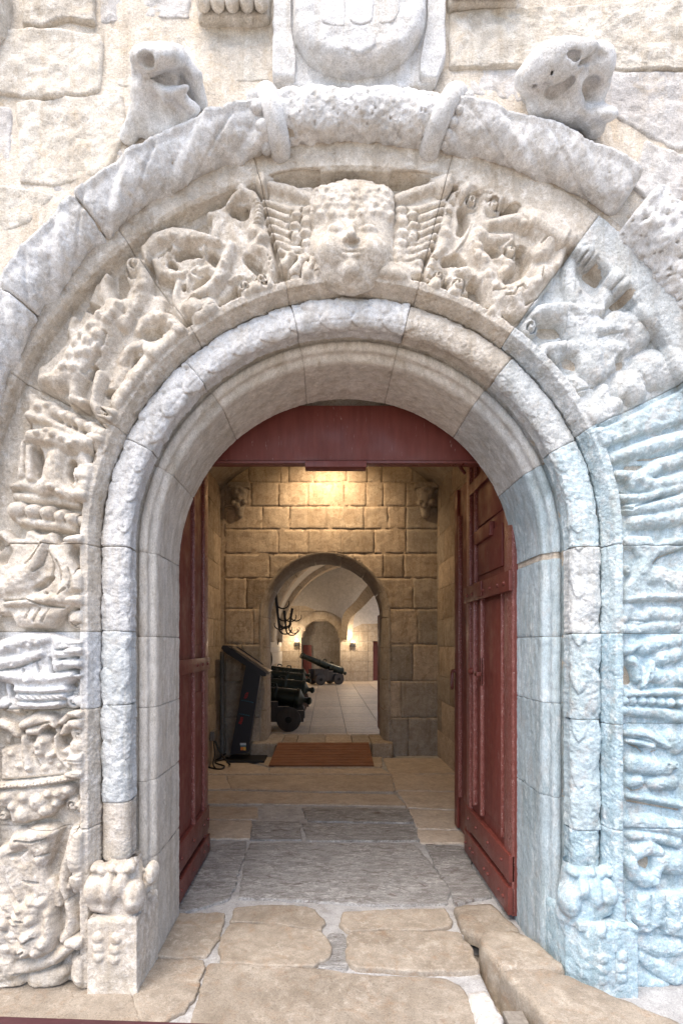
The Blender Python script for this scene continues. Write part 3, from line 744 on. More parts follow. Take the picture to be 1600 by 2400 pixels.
# right: dolphins and ledge
st(FE2, .046, (800,1180,40),(1000,1190,60),(1150,1260,60),(1260,1330,34)); st(FE2, .040, (820,1270,26),(950,1290,34),(1100,1330,36)); st(FE2, .05, (1300,1240,90),(1357,1330,90))
for p in ([(820,1290,9),(960,1350,11),(1040,1450,9)],[(900,1210,8),(1050,1240,10),(1170,1310,8)],[(1080,1460,14),(1110,1400,14),(1160,1380,11)],[(1160,1670,16),(1190,1630,14)],[(840,1780,9),(900,1820,11),(980,1810,12),(1040,1750,12)],[(1080,1770,8),(1130,1870,10),(1200,1850,10),(1215,1740,8)],[(780,1600,12),(940,1620,14)]): cut(FE2, .02, *p)
st(FE2, .044, (900,1520,110),(1100,1540,110),(1250,1580,80)); st(FE2, .046, (1240,1530,50),(1340,1530,46)); cut(FE2, .02, (1255,1530,24)); cut(FE2, .02, (1345,1530,22)); st(FE2, .040, (860,1720,60),(960,1700,60)); st(FE2, .044, (1120,1740,70),(1300,1720,90)); st(FE2, .042, (850,1870,36),(1100,1900,40),(1400,1960,44)); cut(FE2, .02, (850,1930,16),(1400,2030,18)); st(FE2, .044, (900,2120,60),(1100,2140,80),(1400,2240,90))
# right: round boss, leaves at the foot
st(FG2, .058, (1200,340,90),(1300,290,80),(1400,330,50)); st(FG2, .058, (1130,430,70),(1180,540,80),(1280,600,80)); st(FG2, .056, (1380,500,60),(1350,600,60)); cut(FG2, .030, (1275,450,92)); st(FG2, .05, (1370,610,44)); st(FG2, .058, (1440,430,110),(1568,440,120))
st(FG2, .044, (1150,180,50),(1380,200,50),(1568,250,60)); st(FG2, .040, (1100,60,60),(1400,100,70),(1568,130,70))
fill(FG2, .046, [(1130,900),(1250,700),(1700,700),(1700,1160),(1450,1110),(1400,1040),(1300,1100),(1190,1090)], 50)
for p in ([(1250,780,70),(1230,960,80)],[(1390,760,70),(1380,960,80)],[(1520,780,70),(1530,1000,90)]): st(FG2, .056, *p)
cut(FG2, .018, (1320,740,10),(1310,1040,12)); cut(FG2, .018, (1450,740,10),(1460,1060,12)); st(FG2, .034, (1250,1200,80),(1400,1240,90),(1568,1240,90)); st(FG2, .034, (1200,1300,50),(1350,1400,70),(1568,1520,80)); st(FG2, .030, (1250,1560,80),(1450,1640,80))
# plinth face, right
st(FG2, .020, (830,740,40),(810,900,46),(790,1020,40)); st(FG2, .020, (960,780,36),(1050,880,46),(1100,970,36)); st(FG2, .022, (930,800,50),(980,920,60)); cut(FG2, .018, (860,900,24),(850,1010,46))
for y in (1230,1330,1420): st(FG2, .020, (970, y, 50)); st(FG2, .016, (800, y+20, 46)); st(FG2, .014, (640, y, 40))
cut(FG2, .012, (915,1200,8),(915,1470,8)); cut(FG2, .012, (1020,1200,8),(1020,1470,8)); st(FG2, .018, (830,700,26),(960,690,30),(1050,740,30))
for f_, h_, pts_ in HOLES: cut(f_, h_, *pts_)
# ------------------------------------------------------------------ the carved portal
XC, ZC = 0.113, 2.0
rng = random.Random(7)
def circ(p, q, r):
    A = np.array([[q[0]-p[0], q[1]-p[1]], [r[0]-p[0], r[1]-p[1]]])*2
    b = np.array([q[0]**2+q[1]**2-p[0]**2-p[1]**2, r[0]**2+r[1]**2-p[0]**2-p[1]**2])
    c = np.linalg.solve(A, b); return (c[0], c[1], math.hypot(p[0]-c[0], p[1]-c[1]))
HOODC = {'hoodL': circ((.160, 3.875), (-.655, 3.695), (-1.386, 3.011)), 'hoodR': circ((-.242, 3.86), (.51, 3.845), (1.256, 3.585))}
def hang(kind, x):                      # angle on a hood circle where x is reached
    cx, cz, R = HOODC[kind]; return math.degrees(math.asin((x-cx)/R))
def path(kind, t):
    t = np.asarray(t, float)
    z0 = np.zeros_like(t)
    if kind == 'arch':
        a = np.radians(t)
        return np.stack([z0+XC, z0, z0+ZC], -1), np.stack([np.sin(a), z0, np.cos(a)], -1)
    if kind in HOODC:
        cx, cz, _ = HOODC[kind]; a = np.radians(t)
        return np.stack([z0+cx, z0, z0+cz], -1), np.stack([np.sin(a), z0, np.cos(a)], -1)
    s = -1.0 if kind == 'left' else 1.0
    return np.stack([z0+XC, z0, t], -1), np.stack([z0+s, z0, z0], -1)
def uv_of(P):
    return 765 + P[..., 0]*S0, 1510 - (P[..., 2]-1.55)*S0
def resample(pts, step):
    out = [pts[0]]
    for a, b in zip(pts[:-1], pts[1:]):
        k = max(1, int(math.hypot(b[0]-a[0], b[1]-a[1])/step))
        for i in range(1, k+1): out.append((a[0]+(b[0]-a[0])*i/k, a[1]+(b[1]-a[1])*i/k))
    return np.array(out)
def finish_grid(name, P0, N, disp, back, parent, mat):
    P = P0 + N*disp[..., None]
    n, m = P.shape[:2]
    i, j = n//2, m//2
    nn = np.cross(P0[min(i+1, n-1), j]-P0[i-1, j], P0[i, min(j+1, m-1)]-P0[i, j-1])
    return grid_obj(name, P, back, parent, mat, flip=bool(nn @ N[i, j] < 0))
def edge_round(dist, er):
    q = np.clip(dist/er, 0, 1)
    return -er*(1-np.sqrt(np.clip(1-(1-q)**2, 0, 1)))
def sweep_stone(name, kind, ta, tb, prof, parent, mat, nrm=None, step=0.0045, rel=True, amp=0.004, amp2=0.0015, sc=20, gap=0.0024, er=0.004, back=(0, 0.05, 0), seed=0.0, pround=True, extra=None, pat=None):
    prof = np.asarray(prof, float)
    rm = prof[:, 0].mean()
    k = math.radians(1)*rm if kind == 'arch' or kind in HOODC else 1.0
    lo, hi = min(ta, tb) + gap/2/k, max(ta, tb) - gap/2/k
    n = max(3, int((hi-lo)*k/step))
    t = np.linspace(lo, hi, n+1)
    # a slightly uneven joint line
    if nrm is None:
        d = np.gradient(prof, axis=0)
        nr, ny = d[:, 1], -d[:, 0]
        L = np.hypot(nr, ny)+1e-9; nr, ny = nr/L, ny/L
        if ny.mean() > 0: nr, ny = -nr, -ny
    else: nr, ny = nrm[:, 0], nrm[:, 1]
    tt = np.repeat(t[:, None], len(prof), 1)
    O, D = path(kind, tt)
    P0 = O + D*prof[None, :, 0, None]; P0[..., 1] += prof[None, :, 1]
    N = D*nr[None, :, None]; N[..., 1] += ny[None, :]
    disp = np.zeros(tt.shape)
    if rel:
        u, v = uv_of(P0); rr_ = prof[None, :, 0]
        msk = np.clip((rr_-1.198)/.030, 0, 1); msk = msk*msk*(3-2*msk)
        m2 = np.clip((1.715-rr_)/.05, 0, 1) if kind == 'arch' else 1.0
        disp = disp + relief(u, v)*msk*m2
    if pat is not None: disp = disp + pat(tt, P0)
    disp = disp + amp*fbm(P0, sc, 4, seed) + amp2*fbm(P0, sc*5, 3, seed+9)
    disp = disp + amp*0.75*fbm(P0, sc*2.3, 3, seed+2)
    pitn = fbm(P0, 62, 2, seed+4)
    disp = disp - 0.004*np.clip(pitn-0.42, 0, 1)/0.3*(amp/0.004)
    de = np.minimum(tt-lo, hi-tt)*k
    wob = 0.004*fbm(P0, 30, 2, seed+21)
    disp = disp + edge_round(np.clip(de+wob, 0, 1), er)
    if pround:
        s = np.concatenate([[0], np.cumsum(np.hypot(*np.diff(prof, axis=0).T))])
        dp = np.minimum(s, s[-1]-s)[None, :] + wob
        disp = disp + edge_round(np.clip(dp, 0, 1), er)
    if extra is not None: disp = disp + extra(P0)
    return finish_grid(name, P0, N, disp, back, parent, mat)
def tube_prof(rc, yc, rt, span=112, step=0.0045):
    k = int(math.radians(2*span)*rt/step)
    ph = np.radians(np.linspace(-span, span, k))
    return np.stack([rc + rt*np.sin(ph), yc - rt*np.cos(ph)], -1), np.stack([np.sin(ph), -np.cos(ph)], -1), ph

portal = empty('portal', (0, 0, 0), 'tall round-arched stone doorway surround densely carved with masks, beasts and scrolls', 'portal')
BAND = [(1.160, .095), (1.178, .030), (1.186, .008), (1.215, .000), (1.224, .016), (1.230, .062)]
band_arch = resample(BAND + [(1.665, .062), (1.676, .0), (1.69, -.012), (1.83, -.016)], .0045)
band_jamb = resample(BAND + [(1.64, .062)], .0045)
def matpick(kind, t, fam='carved'):
    return None
arch_panels = [
    ('keystone', -14.2, 14.5, 'keystone carved with a winged child head under a rough hood', 'carved'),
    ('carved_voussoir', -36.6, -14.2, 'voussoir with curling dolphin and ribbon scrolls, left of the winged head', 'carved'),
    ('carved_voussoir', -63.4, -36.6, 'voussoir with a long-bodied beast and small scroll at its top', 'carved'),
    ('carved_voussoir', -89.95, -63.4, 'voussoir with a crouching figure over a bundle of fruit', 'carved'),
    ('carved_voussoir', 14.5, 36.9, 'voussoir with dolphins and two beaded ribbon scrolls, right of the winged head', 'carved'),
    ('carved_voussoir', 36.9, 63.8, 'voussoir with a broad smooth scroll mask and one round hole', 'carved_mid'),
    ('carved_voussoir', 63.8, 89.95, 'pale bluish voussoir with ribbed sheaf-like bands, cool light cast painted in', 'carved_blue_cast')]
for i, (nm, a, b, lab, mt) in enumerate(arch_panels):
    o = sweep_stone(nm, 'arch', a, b, band_arch, portal, M[mt], seed=i*3.1, amp=0.0042, amp2=0.0030, sc=26)
    o['label'] = lab
    if nm == 'keystone': keystone = o
def zof(v): return 1.55 + (1510 - v)/S0
lz = [ZC-0.0, zof(1480), zof(1663), zof(1945), 0.0]
for i, (lab, mt) in enumerate([('jamb stone with a leafy horned mask on the left', 'carved'), ('jamb stone with draped basket, left side', 'carved_white'),
                               ('jamb stone with leaf urn over a rope rim, left side', 'carved'), ('tall jamb stone with a winged griffin at the left foot', 'carved')]):
    o = sweep_stone('carved_jamb_stone', 'left', lz[i+1], lz[i], band_jamb, portal, M[mt], seed=30+i*2.7, amp=0.0042, amp2=0.0030, sc=26)
    o['label'] = lab
rz = [ZC, zof(1484), zof(1700), zof(1948), -0.03]  # right jamb: painted cool cast graded by stone, stronger below the top one
for i, (lab, mt) in enumerate([('blue-grey jamb stone with a dragon head, cool light cast painted in, right side', 'carved_blue_cast'), ('blue-grey jamb stone with a beaded shelf, cool light cast painted in, right side', 'carved_cyan_cast'),
                               ('blue-grey jamb stone with dolphins over a ledge, cool light cast painted in, right side', 'carved_cyan_cast'), ('tall blue-grey jamb stone with a round boss and leaves, cool light cast painted in', 'carved_cyan_cast')]):
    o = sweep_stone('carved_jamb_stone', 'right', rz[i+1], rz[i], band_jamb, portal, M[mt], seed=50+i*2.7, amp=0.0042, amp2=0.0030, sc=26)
    o['label'] = lab

# the round shaft between panels and reveal
RT, RC, YC = 0.066, 1.092, 0.112
tp, tn, tph = tube_prof(RC, YC, RT)
FL = .68
def flat(P, inset=0.0): return np.stack([P[:, 0], YC + (P[:, 1]-YC)*np.where(P[:, 1] < YC, FL, 1.0)], -1)
tp = flat(tp)
def leaf_pat(h, L, strength, seed, kscale):
    def f(tt, P0):
        s = tt*kscale; ph = np.repeat(tph[None, :], tt.shape[0], 0)[:, :tt.shape[1]]
        out = np.zeros(tt.shape)
        for row, off, side in ((0, 0.0, -0.62), (1, 0.5, 0.62)):
            x = (s/L + off + 0.18*np.abs(ph-side)) % 1.0
            w = 0.85*np.sqrt(np.clip(np.sin(np.pi*np.clip(x, 0, 1)), 0, 1))+0.05
            q = np.clip(1-((ph-side)/w)**2, 0, 1)
            mid = np.exp(-((ph-side)/0.06)**2)*0.14*(x < 0.85)
            out = np.maximum(out, h*(q**0.55)*(0.55+0.45*x) - h*mid*(q > 0))
        er = 0.5+0.5*fbm(P0, 9, 2, seed)
        return strength*out*np.clip(er*1.6, 0.25, 1) + 0.005*fbm(P0, 24, 3, seed+2)
    return f
for i, (a, b, mt, sg) in enumerate([(-13.9, 13.8, 'carved_white', .9), (13.8, 40.4, 'carved', .35), (40.4, 64.5, 'carved_mid', .3), (64.5, 89.9, 'carved_blue_cast', .5),
                                    (-41.8, -13.9, 'carved_white', .8), (-64.2, -41.8, 'carved_white', 1.1), (-89.9, -64.2, 'carved_white', .7)]):
    kk = math.radians(1)*RC
    sweep_stone('shaft_stone', 'arch', a, b, tp, portal, M[mt], nrm=tn, rel=False, amp=0.004, amp2=0.002, sc=30, seed=70+i*2.2, pround=False, gap=0.003, pat=leaf_pat(.019, .15, sg, i*5.0, kk if a >= 0 else -kk))
ls = [ZC, zof(1478), zof(1656), zof(1892), 0.55]
for i, (mt, sg) in enumerate([('carved_white', .7), ('carved_mid', .8), ('carved_mid', .8), ('carved', 0.0)]):
    sweep_stone('shaft_stone', 'left', ls[i+1], ls[i], tp, portal, M[mt], nrm=tn, rel=False, amp=0.004 if i < 3 else .002, amp2=0.002, sc=30, seed=90+i*2.2, pround=False, gap=0.003, pat=leaf_pat(.018, .17, sg, i*4.0+1, 1.0) if sg else None)
rs_ = [ZC, zof(1484), zof(1692), zof(1960), 0.50]
for i, (mt, sg) in enumerate([('carved_mid', .8), ('carved_blue_cast', .9), ('carved_blue_cast', .8), ('carved_cyan_cast', .3)]):
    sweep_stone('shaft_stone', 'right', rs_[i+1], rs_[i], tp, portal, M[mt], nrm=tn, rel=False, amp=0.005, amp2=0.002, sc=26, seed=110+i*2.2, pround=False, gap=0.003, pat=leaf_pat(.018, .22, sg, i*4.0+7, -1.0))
# leafy swelling under each shaft, then the plinth
def gp(x, y, d): u, v = FG.p(x, y); return (PX(u, -.03), -d, PZ(v, -.03))
gk = FG.k*(2.42)/FPX
for mir, mt in ((0, 'carved'), (1, 'carved_cyan_cast')):
    def fn(X, Y, Z, mir=mir):
        if mir: X = 2*XC + .012 - X; Z = Z + .03
        E = lambda x, y, d, rx, ry, rd: s_sph(X, Y, Z, gp(x, y, d-.036-.028*mir), (rx*gk*.94, rd, ry*gk*.98))
        d = s_cap(X, Y, Z, gp(1010, 960, -.10), gp(1010, 440, -.10), .105, .070)
        d = smin(d, E(810, 650, .0, 130, 150, .075), .012); d = smin(d, E(930, 640, .02, 80, 150, .06), .010); d = smin(d, E(1140, 720, .015, 100, 150, .07), .012)
        d = smin(d, E(1040, 600, .02, 70, 110, .06), .010)
        if not mir: d = smin(d, E(1235, 600, -.09, 60, 110, .06), .02)
        for i, x in enumerate((800, 870, 950, 1030, 1100)): d = smin(d, E(x, 465+(i % 2)*18, -.0, 52, 46, .05), .008)
        d = smin(d, E(860, 810, .0, 130, 60, .05), .03)
        d = ssub(d, s_cap(X, Y, Z, gp(870, 560, .062), gp(860, 740, .07), .006, .010), .008); d = ssub(d, s_cap(X, Y, Z, gp(970, 540, .07), gp(930, 700, .07), .006, .008), .006); d = ssub(d, s_cap(X, Y, Z, gp(1050, 690, .075), gp(1010, 790, .07), .010, .014), .014)
        d = ssub(d, s_cap(X, Y, Z, gp(740, 620, .06), gp(770, 780, .06), .004, .006), .006)
        return np.maximum(d + .004*fbm(np.stack([X, Y, Z], -1), 40, 3, mir*3.0), Y - .22)
    lo = [gp(660, 920, .12)[0], -.13, gp(660, 930, 0)[2]]; hi = [gp(1320, 400, 0)[0], .24, gp(0, 400, 0)[2]]
    if mir: lo[0], hi[0] = 2*XC + .012 - hi[0], 2*XC + .012 - lo[0]; lo[2] -= .03; hi[2] -= .03
    sdf_obj('shaft_base', fn, lo, hi, .0058, portal, M[mt])
def plinth(name, xy, z0, z1, mat, seed):
    prof = resample(xy, .005)
    n = int((z1-z0)/.005)
    zz = np.linspace(z0, z1, n+1)
    P0 = np.zeros((n+1, len(prof), 3)); P0[..., 0] = prof[None, :, 0]; P0[..., 1] = prof[None, :, 1]; P0[..., 2] = zz[:, None]
    d = np.gradient(prof, axis=0); nn = np.stack([d[:, 1], -d[:, 0]], -1); nn /= np.linalg.norm(nn, axis=1)[:, None]+1e-9
    for _ in range(2): nn = (nn + np.roll(nn, 1, 0) + np.roll(nn, -1, 0))/3
    N = np.zeros_like(P0); N[..., 0] = nn[None, :, 0]; N[..., 1] = nn[None, :, 1]
    u, v = uv_of(P0)
    front = np.clip(-N[..., 1], 0, 1)**2
    disp = relief(u, v)*front*0.8 + .006*fbm(P0, 22, 4, seed) + .002*fbm(P0, 90, 3, seed)
    disp = disp + edge_round(np.clip(zz[-1]-zz, 0, 1), .03)[:, None]
    o = finish_grid(name, P0, N, disp, (0, 0, -.0), portal, mat)
    return o
tops = MB()
plinth('plinth', [(-1.075, .10), (-1.062, -.022), (-.842, -.022), (-.835, .26)], -.02, .335, M['carved'], 5.0)
plinth('plinth', [(1.085, .26), (1.095, .06), (1.165, -.03), (1.375, -.035), (1.395, .10)], -.05, .31, M['carved_cyan_cast'], 6.0)
tops.box(-1.06, -.84, -.012, .25, .30, .330, .008); tops.build('plinth_top', M['carved'], portal)
tops = MB(); tops.box(1.12, 1.37, -.02, .25, .27, .305, .008); tops.build('plinth_top', M['carved_blue_cast'], portal)

# plain reveal stones
REV = resample([(.957, .665), (.955, .60), (.955, .285), (.960, .266), (.984, .246), (.989, .219), (1.000, .210), (1.022, .209), (1.030, .217), (1.035, .232), (1.042, .232), (1.060, .205)], .009)
rn = np.gradient(REV, axis=0); rn = np.stack([rn[:, 1], -rn[:, 0]], -1); rn /= np.linalg.norm(rn, axis=1)[:, None]
for _ in range(1): rn = (rn*2 + np.roll(rn, 1, 0)*.5 + np.roll(rn, -1, 0)*.5)/3
if rn[2, 0] > 0: rn = -rn
for i, (a, b, mt) in enumerate([(-13.6, 13.2, 'reveal'), (13.2, 39.8, 'reveal'), (39.8, 65.5, 'reveal_pale_cast'), (65.5, 90, 'reveal_blue_cast'), (-41.0, -13.6, 'reveal'), (-66.0, -41.0, 'reveal'), (-90, -66.0, 'reveal')]):
    sweep_stone('reveal_stone', 'arch', a, b, REV, portal, M[mt], nrm=rn, rel=False, step=.009, amp=.003, amp2=.0012, sc=18, gap=.0024, er=.003, back=(0, .02, 0), seed=150+i*2, pround=False)
for kind, zz, mts in (('left', [ZC, zof(1490), zof(1672), zof(1860), zof(2060), 0.0], ['reveal']*5), ('right', [ZC-.03, zof(1490), zof(1660), zof(1900), -.03], ['reveal_blue_cast']*4)):
    for i in range(len(zz)-1):
        sweep_stone('reveal_stone', kind, zz[i+1], zz[i], REV, portal, M[mts[i]], nrm=rn, rel=False, step=.009, amp=.003, amp2=.0012, sc=18, gap=.0024, er=.003, back=(0, .02, 0), seed=170+i*2+(9 if kind == 'left' else 0), pround=False)
# mortar bed behind all the joints
tb = [(RC + (RT-.007)*math.sin(a), YC - (RT*FL-.007)*math.cos(a) if math.cos(a) > 0 else YC - RT*math.cos(a)) for a in np.radians(np.linspace(112, -112, 14))]
bed = np.array([(1.86, -.008), (1.70, -.005), (1.68, .012), (1.672, .070), (1.235, .070), (1.226, .022), (1.20, .008), (1.19, .016), (1.168, .11)] + tb + [(1.06, .215), (1.036, .240), (1.02, .217), (1.0, .218), (.994, .228), (.988, .254), (.965, .272), (.962, .288), (.962, .66)])
for kind, a, b in (('arch', -90, 90), ('left', 0.0, ZC), ('right', -.04, ZC)):
    t = np.linspace(a, b, 120); tt = np.repeat(t[:, None], len(bed), 1)
    O, D = path(kind, tt); P = O + D*bed[None, :, 0, None]; P[..., 1] += bed[None, :, 1]
    P += (0.002*fbm(P, 20, 3, 2.0))[..., None]
    grid_obj('mortar', P, (0, .02, 0), portal, M['joint'], flip=(kind != 'right'), skirt=False)

# winged child head of the keystone
def fk3(x, y, d): u, v = FK.p(x, y); return (PX(u, -.07), -d, PZ(v, -.07))
kpx = FK.k/S0*.972
def head(X, Y, Z):
    c = fk3(735, 770, -.028)
    W = X + .006*np.sin(Z*40); 
    d = s_sph(W, Y, Z, c, (335*kpx, .088, 345*kpx))
    hb = s_box(X, Y, Z, fk3(742, 500, -.02), (312*kpx, .060, 150*kpx), .05)
    nP = np.stack([X, Y, Z], -1)
    hb = smin(hb, s_sph(X, Y, Z, fk3(742, 480, -.02), (318*kpx, .076, 200*kpx)), .03)
    rr = random.Random(4)
    for row, yy in enumerate((425, 480, 535, 590)):
        for c in range(8):
            x = 480 + c*72 + (row % 2)*34 + rr.uniform(-14, 14)
            if 440 < x < 1040: hb = smin(hb, s_sph(X, Y, Z, fk3(x, yy + rr.uniform(-14, 14), .048 - .018*((x-742)/300)**2), rr.uniform(.012, .0165)), .011)
    hb = hb + .005*fbm(nP, 60, 3, 1.0) + .003*fbm(nP, 120, 2, 4.0)
    d = smin(d, hb, .02)
    for sx in (-1, 1):
        ex = 735 + sx*128
        d = ssub(d, s_sph(X, Y, Z, fk3(ex, 716, .082), (88*kpx, .040, 52*kpx)), .020)
        d = smin(d, s_sph(X, Y, Z, fk3(ex, 722, .048), (58*kpx, .022, 36*kpx)), .008)
        d = smin(d, s_sph(X, Y, Z, fk3(735+sx*150, 850, .026), (110*kpx, .052, 100*kpx)), .03)
    d = smin(d, s_cap(X, Y, Z, fk3(728, 690, .050), fk3(728, 800, .080), .012, .021), .014)
    for sx in (-1, 1): d = smin(d, s_sph(X, Y, Z, fk3(728+sx*44, 812, .068), .011), .008)
    d = smin(d, s_cap(X, Y, Z, fk3(660, 884, .061), fk3(796, 884, .061), .007, .007), .007)
    d = smin(d, s_cap(X, Y, Z, fk3(676, 920, .059), fk3(780, 920, .059), .009, .009), .007)
    d = ssub(d, s_cap(X, Y, Z, fk3(656, 901, .078), fk3(800, 901, .078), .0055, .0055), .004)
    d = smin(d, s_sph(X, Y, Z, fk3(728, 1000, .036), .034), .03)
    d = d + .0022*fbm(nP, 50, 3, 2.0) + .0012*fbm(nP, 150, 2, 6.0)
    return np.maximum(d, Y - .06)
lo = fk3(415, 1130, .13); hi = fk3(1060, 290, -.07)
sdf_obj('cherub_head', head, lo, hi, .0048, keystone, M['carved'])

# ------------------------------------------------------------------ big round hood moulding
hood = empty('hood_moulding', (0, 0, 0), 'thick rounded stone moulding carved with lance leaves, arching over the portal', 'moulding')
HR, HY = .088, -.03
def lance(sign, strength, seed, hph, R):
    def f(tt, P0):
        s = tt*math.radians(1)*R*sign; ph = np.repeat(hph[None, :], tt.shape[0], 0)
        x1 = (s/.36 + .40*ph) % 1.0; x2 = (s/.36 + .5 - .40*ph) % 1.0
        edge = np.clip(x1/.10, 0, 1)
        ridge = .020*(x1**1.3)*np.clip((1-x1)/.16, 0, 1) ; ridge2 = .015*(x2**1.4)*np.clip((1-x2)/.16, 0, 1)
        mid = .012*np.exp(-((ph-.30)/.12)**2)
        vein = -.006*np.exp(-((x1-.5)/.03)**2)
        return strength*(np.where(ph < .30, ridge+vein, ridge2) + mid) + .010*fbm(P0, 14, 3, seed)
    return f
def hoodseg(kind, xa, xb, mt, sg, stn, sd, er=.014, amp=.006, amp2=.003, sc=16, rr=HR, step=.0055, gap=.006, pat=True):
    R = HOODC[kind][2]; hp, hn, hph = tube_prof(R, HY, rr, 125, step)
    return sweep_stone('roll_stone', kind, hang(kind, xa), hang(kind, xb), hp, hood, M[mt], nrm=hn, rel=False, step=step, amp=amp, amp2=amp2, sc=sc, gap=gap, er=er, back=(0, .08, 0), seed=sd, pround=False, pat=lance(sg, stn*1.6, sd*1.1, hph, R) if pat else None)
hoodseg('hoodL', -1.045, -.235, 'carved_white', -1, 1.0, 200)
hoodseg('hoodL', -1.36, -1.045, 'carved_white', -1, 1.0, 204)
hoodseg('hoodL', -1.62, -1.36, 'carved_white', -1, .9, 208)
hoodseg('hoodR', .50, 1.34, 'carved_white', 1, .8, 212, er=.05)
o = hoodseg('hoodR', -.235, .50, 'carved_white', 1, 0, 231, er=.02, amp=.014, amp2=.005, sc=12, rr=.100, step=.005, pat=False)
o['label'] = 'rough broken middle length of the moulding, pitted and worn'
hp2, hn2, _ = tube_prof(1.945, .02, .145, 110, .008)
for (a, b, sd) in ((40.4, 58.5, 240), (58.5, 80, 247)):
    sweep_stone('roll_stone', 'arch', a, b, hp2, hood, M['carved_blue_cast' if a > 50 else 'carved_white'], nrm=hn2, rel=False, step=.007, amp=.026, amp2=.008, sc=10, gap=.012, er=.03, back=(0, .06, 0), seed=sd, pround=False)
for kind, xa, xb in (('hoodL', -1.62, .0), ('hoodR', -.2, 1.28)):
    hb_, _, _ = tube_prof(HOODC[kind][2], HY, HR-.010, 120, .02)
    t = np.linspace(hang(kind, xa), hang(kind, xb), 60); tt = np.repeat(t[:, None], len(hb_), 1)
    O, D = path(kind, tt); P = O + D*hb_[None, :, 0, None]; P[..., 1] += hb_[None, :, 1]
    grid_obj('mortar', P, (0, .02, 0), hood, M['joint'], skirt=False)
def collar(kind, x, tilt, bead_side, beads, br):
    cx, cz, R = HOODC[kind]; a = math.radians(hang(kind, x)); cpt = Vector((cx + R*math.sin(a), HY+.01, cz + R*math.cos(a)))
    tang = Vector((math.cos(a), 0, -math.sin(a))); rad = Vector((math.sin(a), 0, math.cos(a))); yy = Vector((0, -1, 0))
    ring = MB(); n, m = 64, 16
    V = []; F = []
    for i in range(n):
        t = 2*math.pi*i/n; d = rad*math.cos(t)*1.12 + yy*math.sin(t)*1.0
        for j in range(m):
            p = 2*math.pi*j/m
            q = cpt + rad*.010 + d*(.106 + .034*math.cos(p)) + tang*(.045*math.sin(p) + tilt*math.cos(t))
            V.append(q)
    A = np.array([v[:] for v in V]); nn = .007*fbm(A, 18, 3, 3.0) + .003*fbm(A, 70, 2, 5.0)
    V = [v + (v-cpt).normalized()*float(w) for v, w in zip(V, nn)]
    for i in range(n):
        for j in range(m): F.append((i*m+j, ((i+1) % n)*m+j, ((i+1) % n)*m+(j+1) % m, i*m+(j+1) % m))
    ring.add(V, F)
    o = ring.build('ring_collar', M['carved_white'], hood, smooth=True)
    for k in range(beads):
        t = math.radians(15 + (150/(beads-1))*k)
        d = rad*math.cos(t)*1.1 + yy*math.sin(t)
        q = cpt + rad*.012 + d*.098 + tang*bead_side*.058 + tang*tilt*math.cos(t)
        def fn(X, Y, Z, q=q): return s_sph(X, Y, Z, q[:], br) + .004*fbm(np.stack([X, Y, Z], -1), 40, 2, k*3.0)
        sdf_obj('bead', fn, (q.x-br*1.4, q.y-br*1.4, q.z-br*1.4), (q.x+br*1.4, q.y+br*1.4, q.z+br*1.4), .006, o, M['carved_white'])
collar('hoodL', -.235, -.010, -1, 5, .030); collar('hoodR', .515, .040, 1, 8, .021)

# ------------------------------------------------------------------ coarse block wall above and beside the arch
wall = empty('block_wall', (0, 0, 0), 'rough cream limestone block wall with wide mortar joints above the arch', 'wall')
YW = -.02
def to_wall(y):
    def f(a, b, h): return np.stack([PX(a, y), np.full(np.shape(a), y, float)-h, PZ(b, y)], -1)
    return f
def wall_poly(name, pts, y, mat, par, **kw):
    q = [(PX(a*1.0204, y), PZ(b*1.0204, y)) for a, b in pts]
    return star_stone(name, q, lambda a, b, h: np.stack([a, y-h, b], -1), par, mat, **kw)
WS = [([(46,-30),(214,-30),(216,46),(140,40),(100,56),(48,52)], 'wall', .02, .012), ([(226,-30),(438,-30),(440,42),(330,40),(228,54)], 'wall_grey', .0, .012),
      ([(-40,62),(120,62),(230,74),(238,110),(232,200),(200,216),(90,224),(-40,206)], 'wall', .012, .012), ([(244,64),(440,52),(622,46),(624,186),(470,192),(300,204),(246,196)], 'wall', -.006, .01),
      ([(34,232),(150,218),(284,210),(292,300),(250,392),(130,428),(44,420)], 'wall', .004, .014), ([(-40,236),(26,242),(30,280),(24,398),(-40,404)], 'wall_grey', .0, .01),
      ([(-40,418),(60,430),(128,448),(66,510),(-40,560)], 'wall', .0, .012), ([(490,196),(600,192),(604,212),(520,232),(484,236)], 'wall', -.01, .006),
      ([(1030,24),(1200,14),(1568,-4),(1640,0),(1640,152),(1420,156),(1180,148),(1034,150)], 'wall', .016, .016), ([(1062,156),(1200,152),(1330,158),(1330,230),(1180,236),(1080,214)], 'wall_grey', -.004, .008),
      ([(1370,162),(1640,160),(1640,330),(1560,346),(1450,290),(1380,240)], 'wall_grey', .004, .012), ([(1480,318),(1560,352),(1640,360),(1640,560),(1560,560),(1500,470),(1446,420)], 'wall_grey', .01, .012)]
for i, (pts, mt, dy, amp) in enumerate(WS):
    wall_poly('stone', pts, YW-dy+.012, M[mt], wall, step=.0085, edge=.016, amp=amp*.95, sc=19, seed=i*4.4, jag=.005, depth=.10)
# narrow curved stones hugging the outside of the moulding
for i, (a, b, r0, r1, mt) in enumerate([(-40.5, -30, 1.985, 2.09, 'wall_grey'), (-53, -41, 1.985, 2.12, 'wall'), (-68, -53.6, 1.98, 2.14, 'wall'), (26, 33.5, 1.985, 2.12, 'wall_grey'), (33.5, 41, 1.985, 2.14, 'wall_grey')]):
    pr = resample([(r0, .0), (r1, -.004)], .007)
    sweep_stone('stone', 'arch', a, b, pr, wall, M[mt], rel=False, step=.008, amp=.008, amp2=.003, sc=15, gap=.012, er=.016, seed=260+i*3)
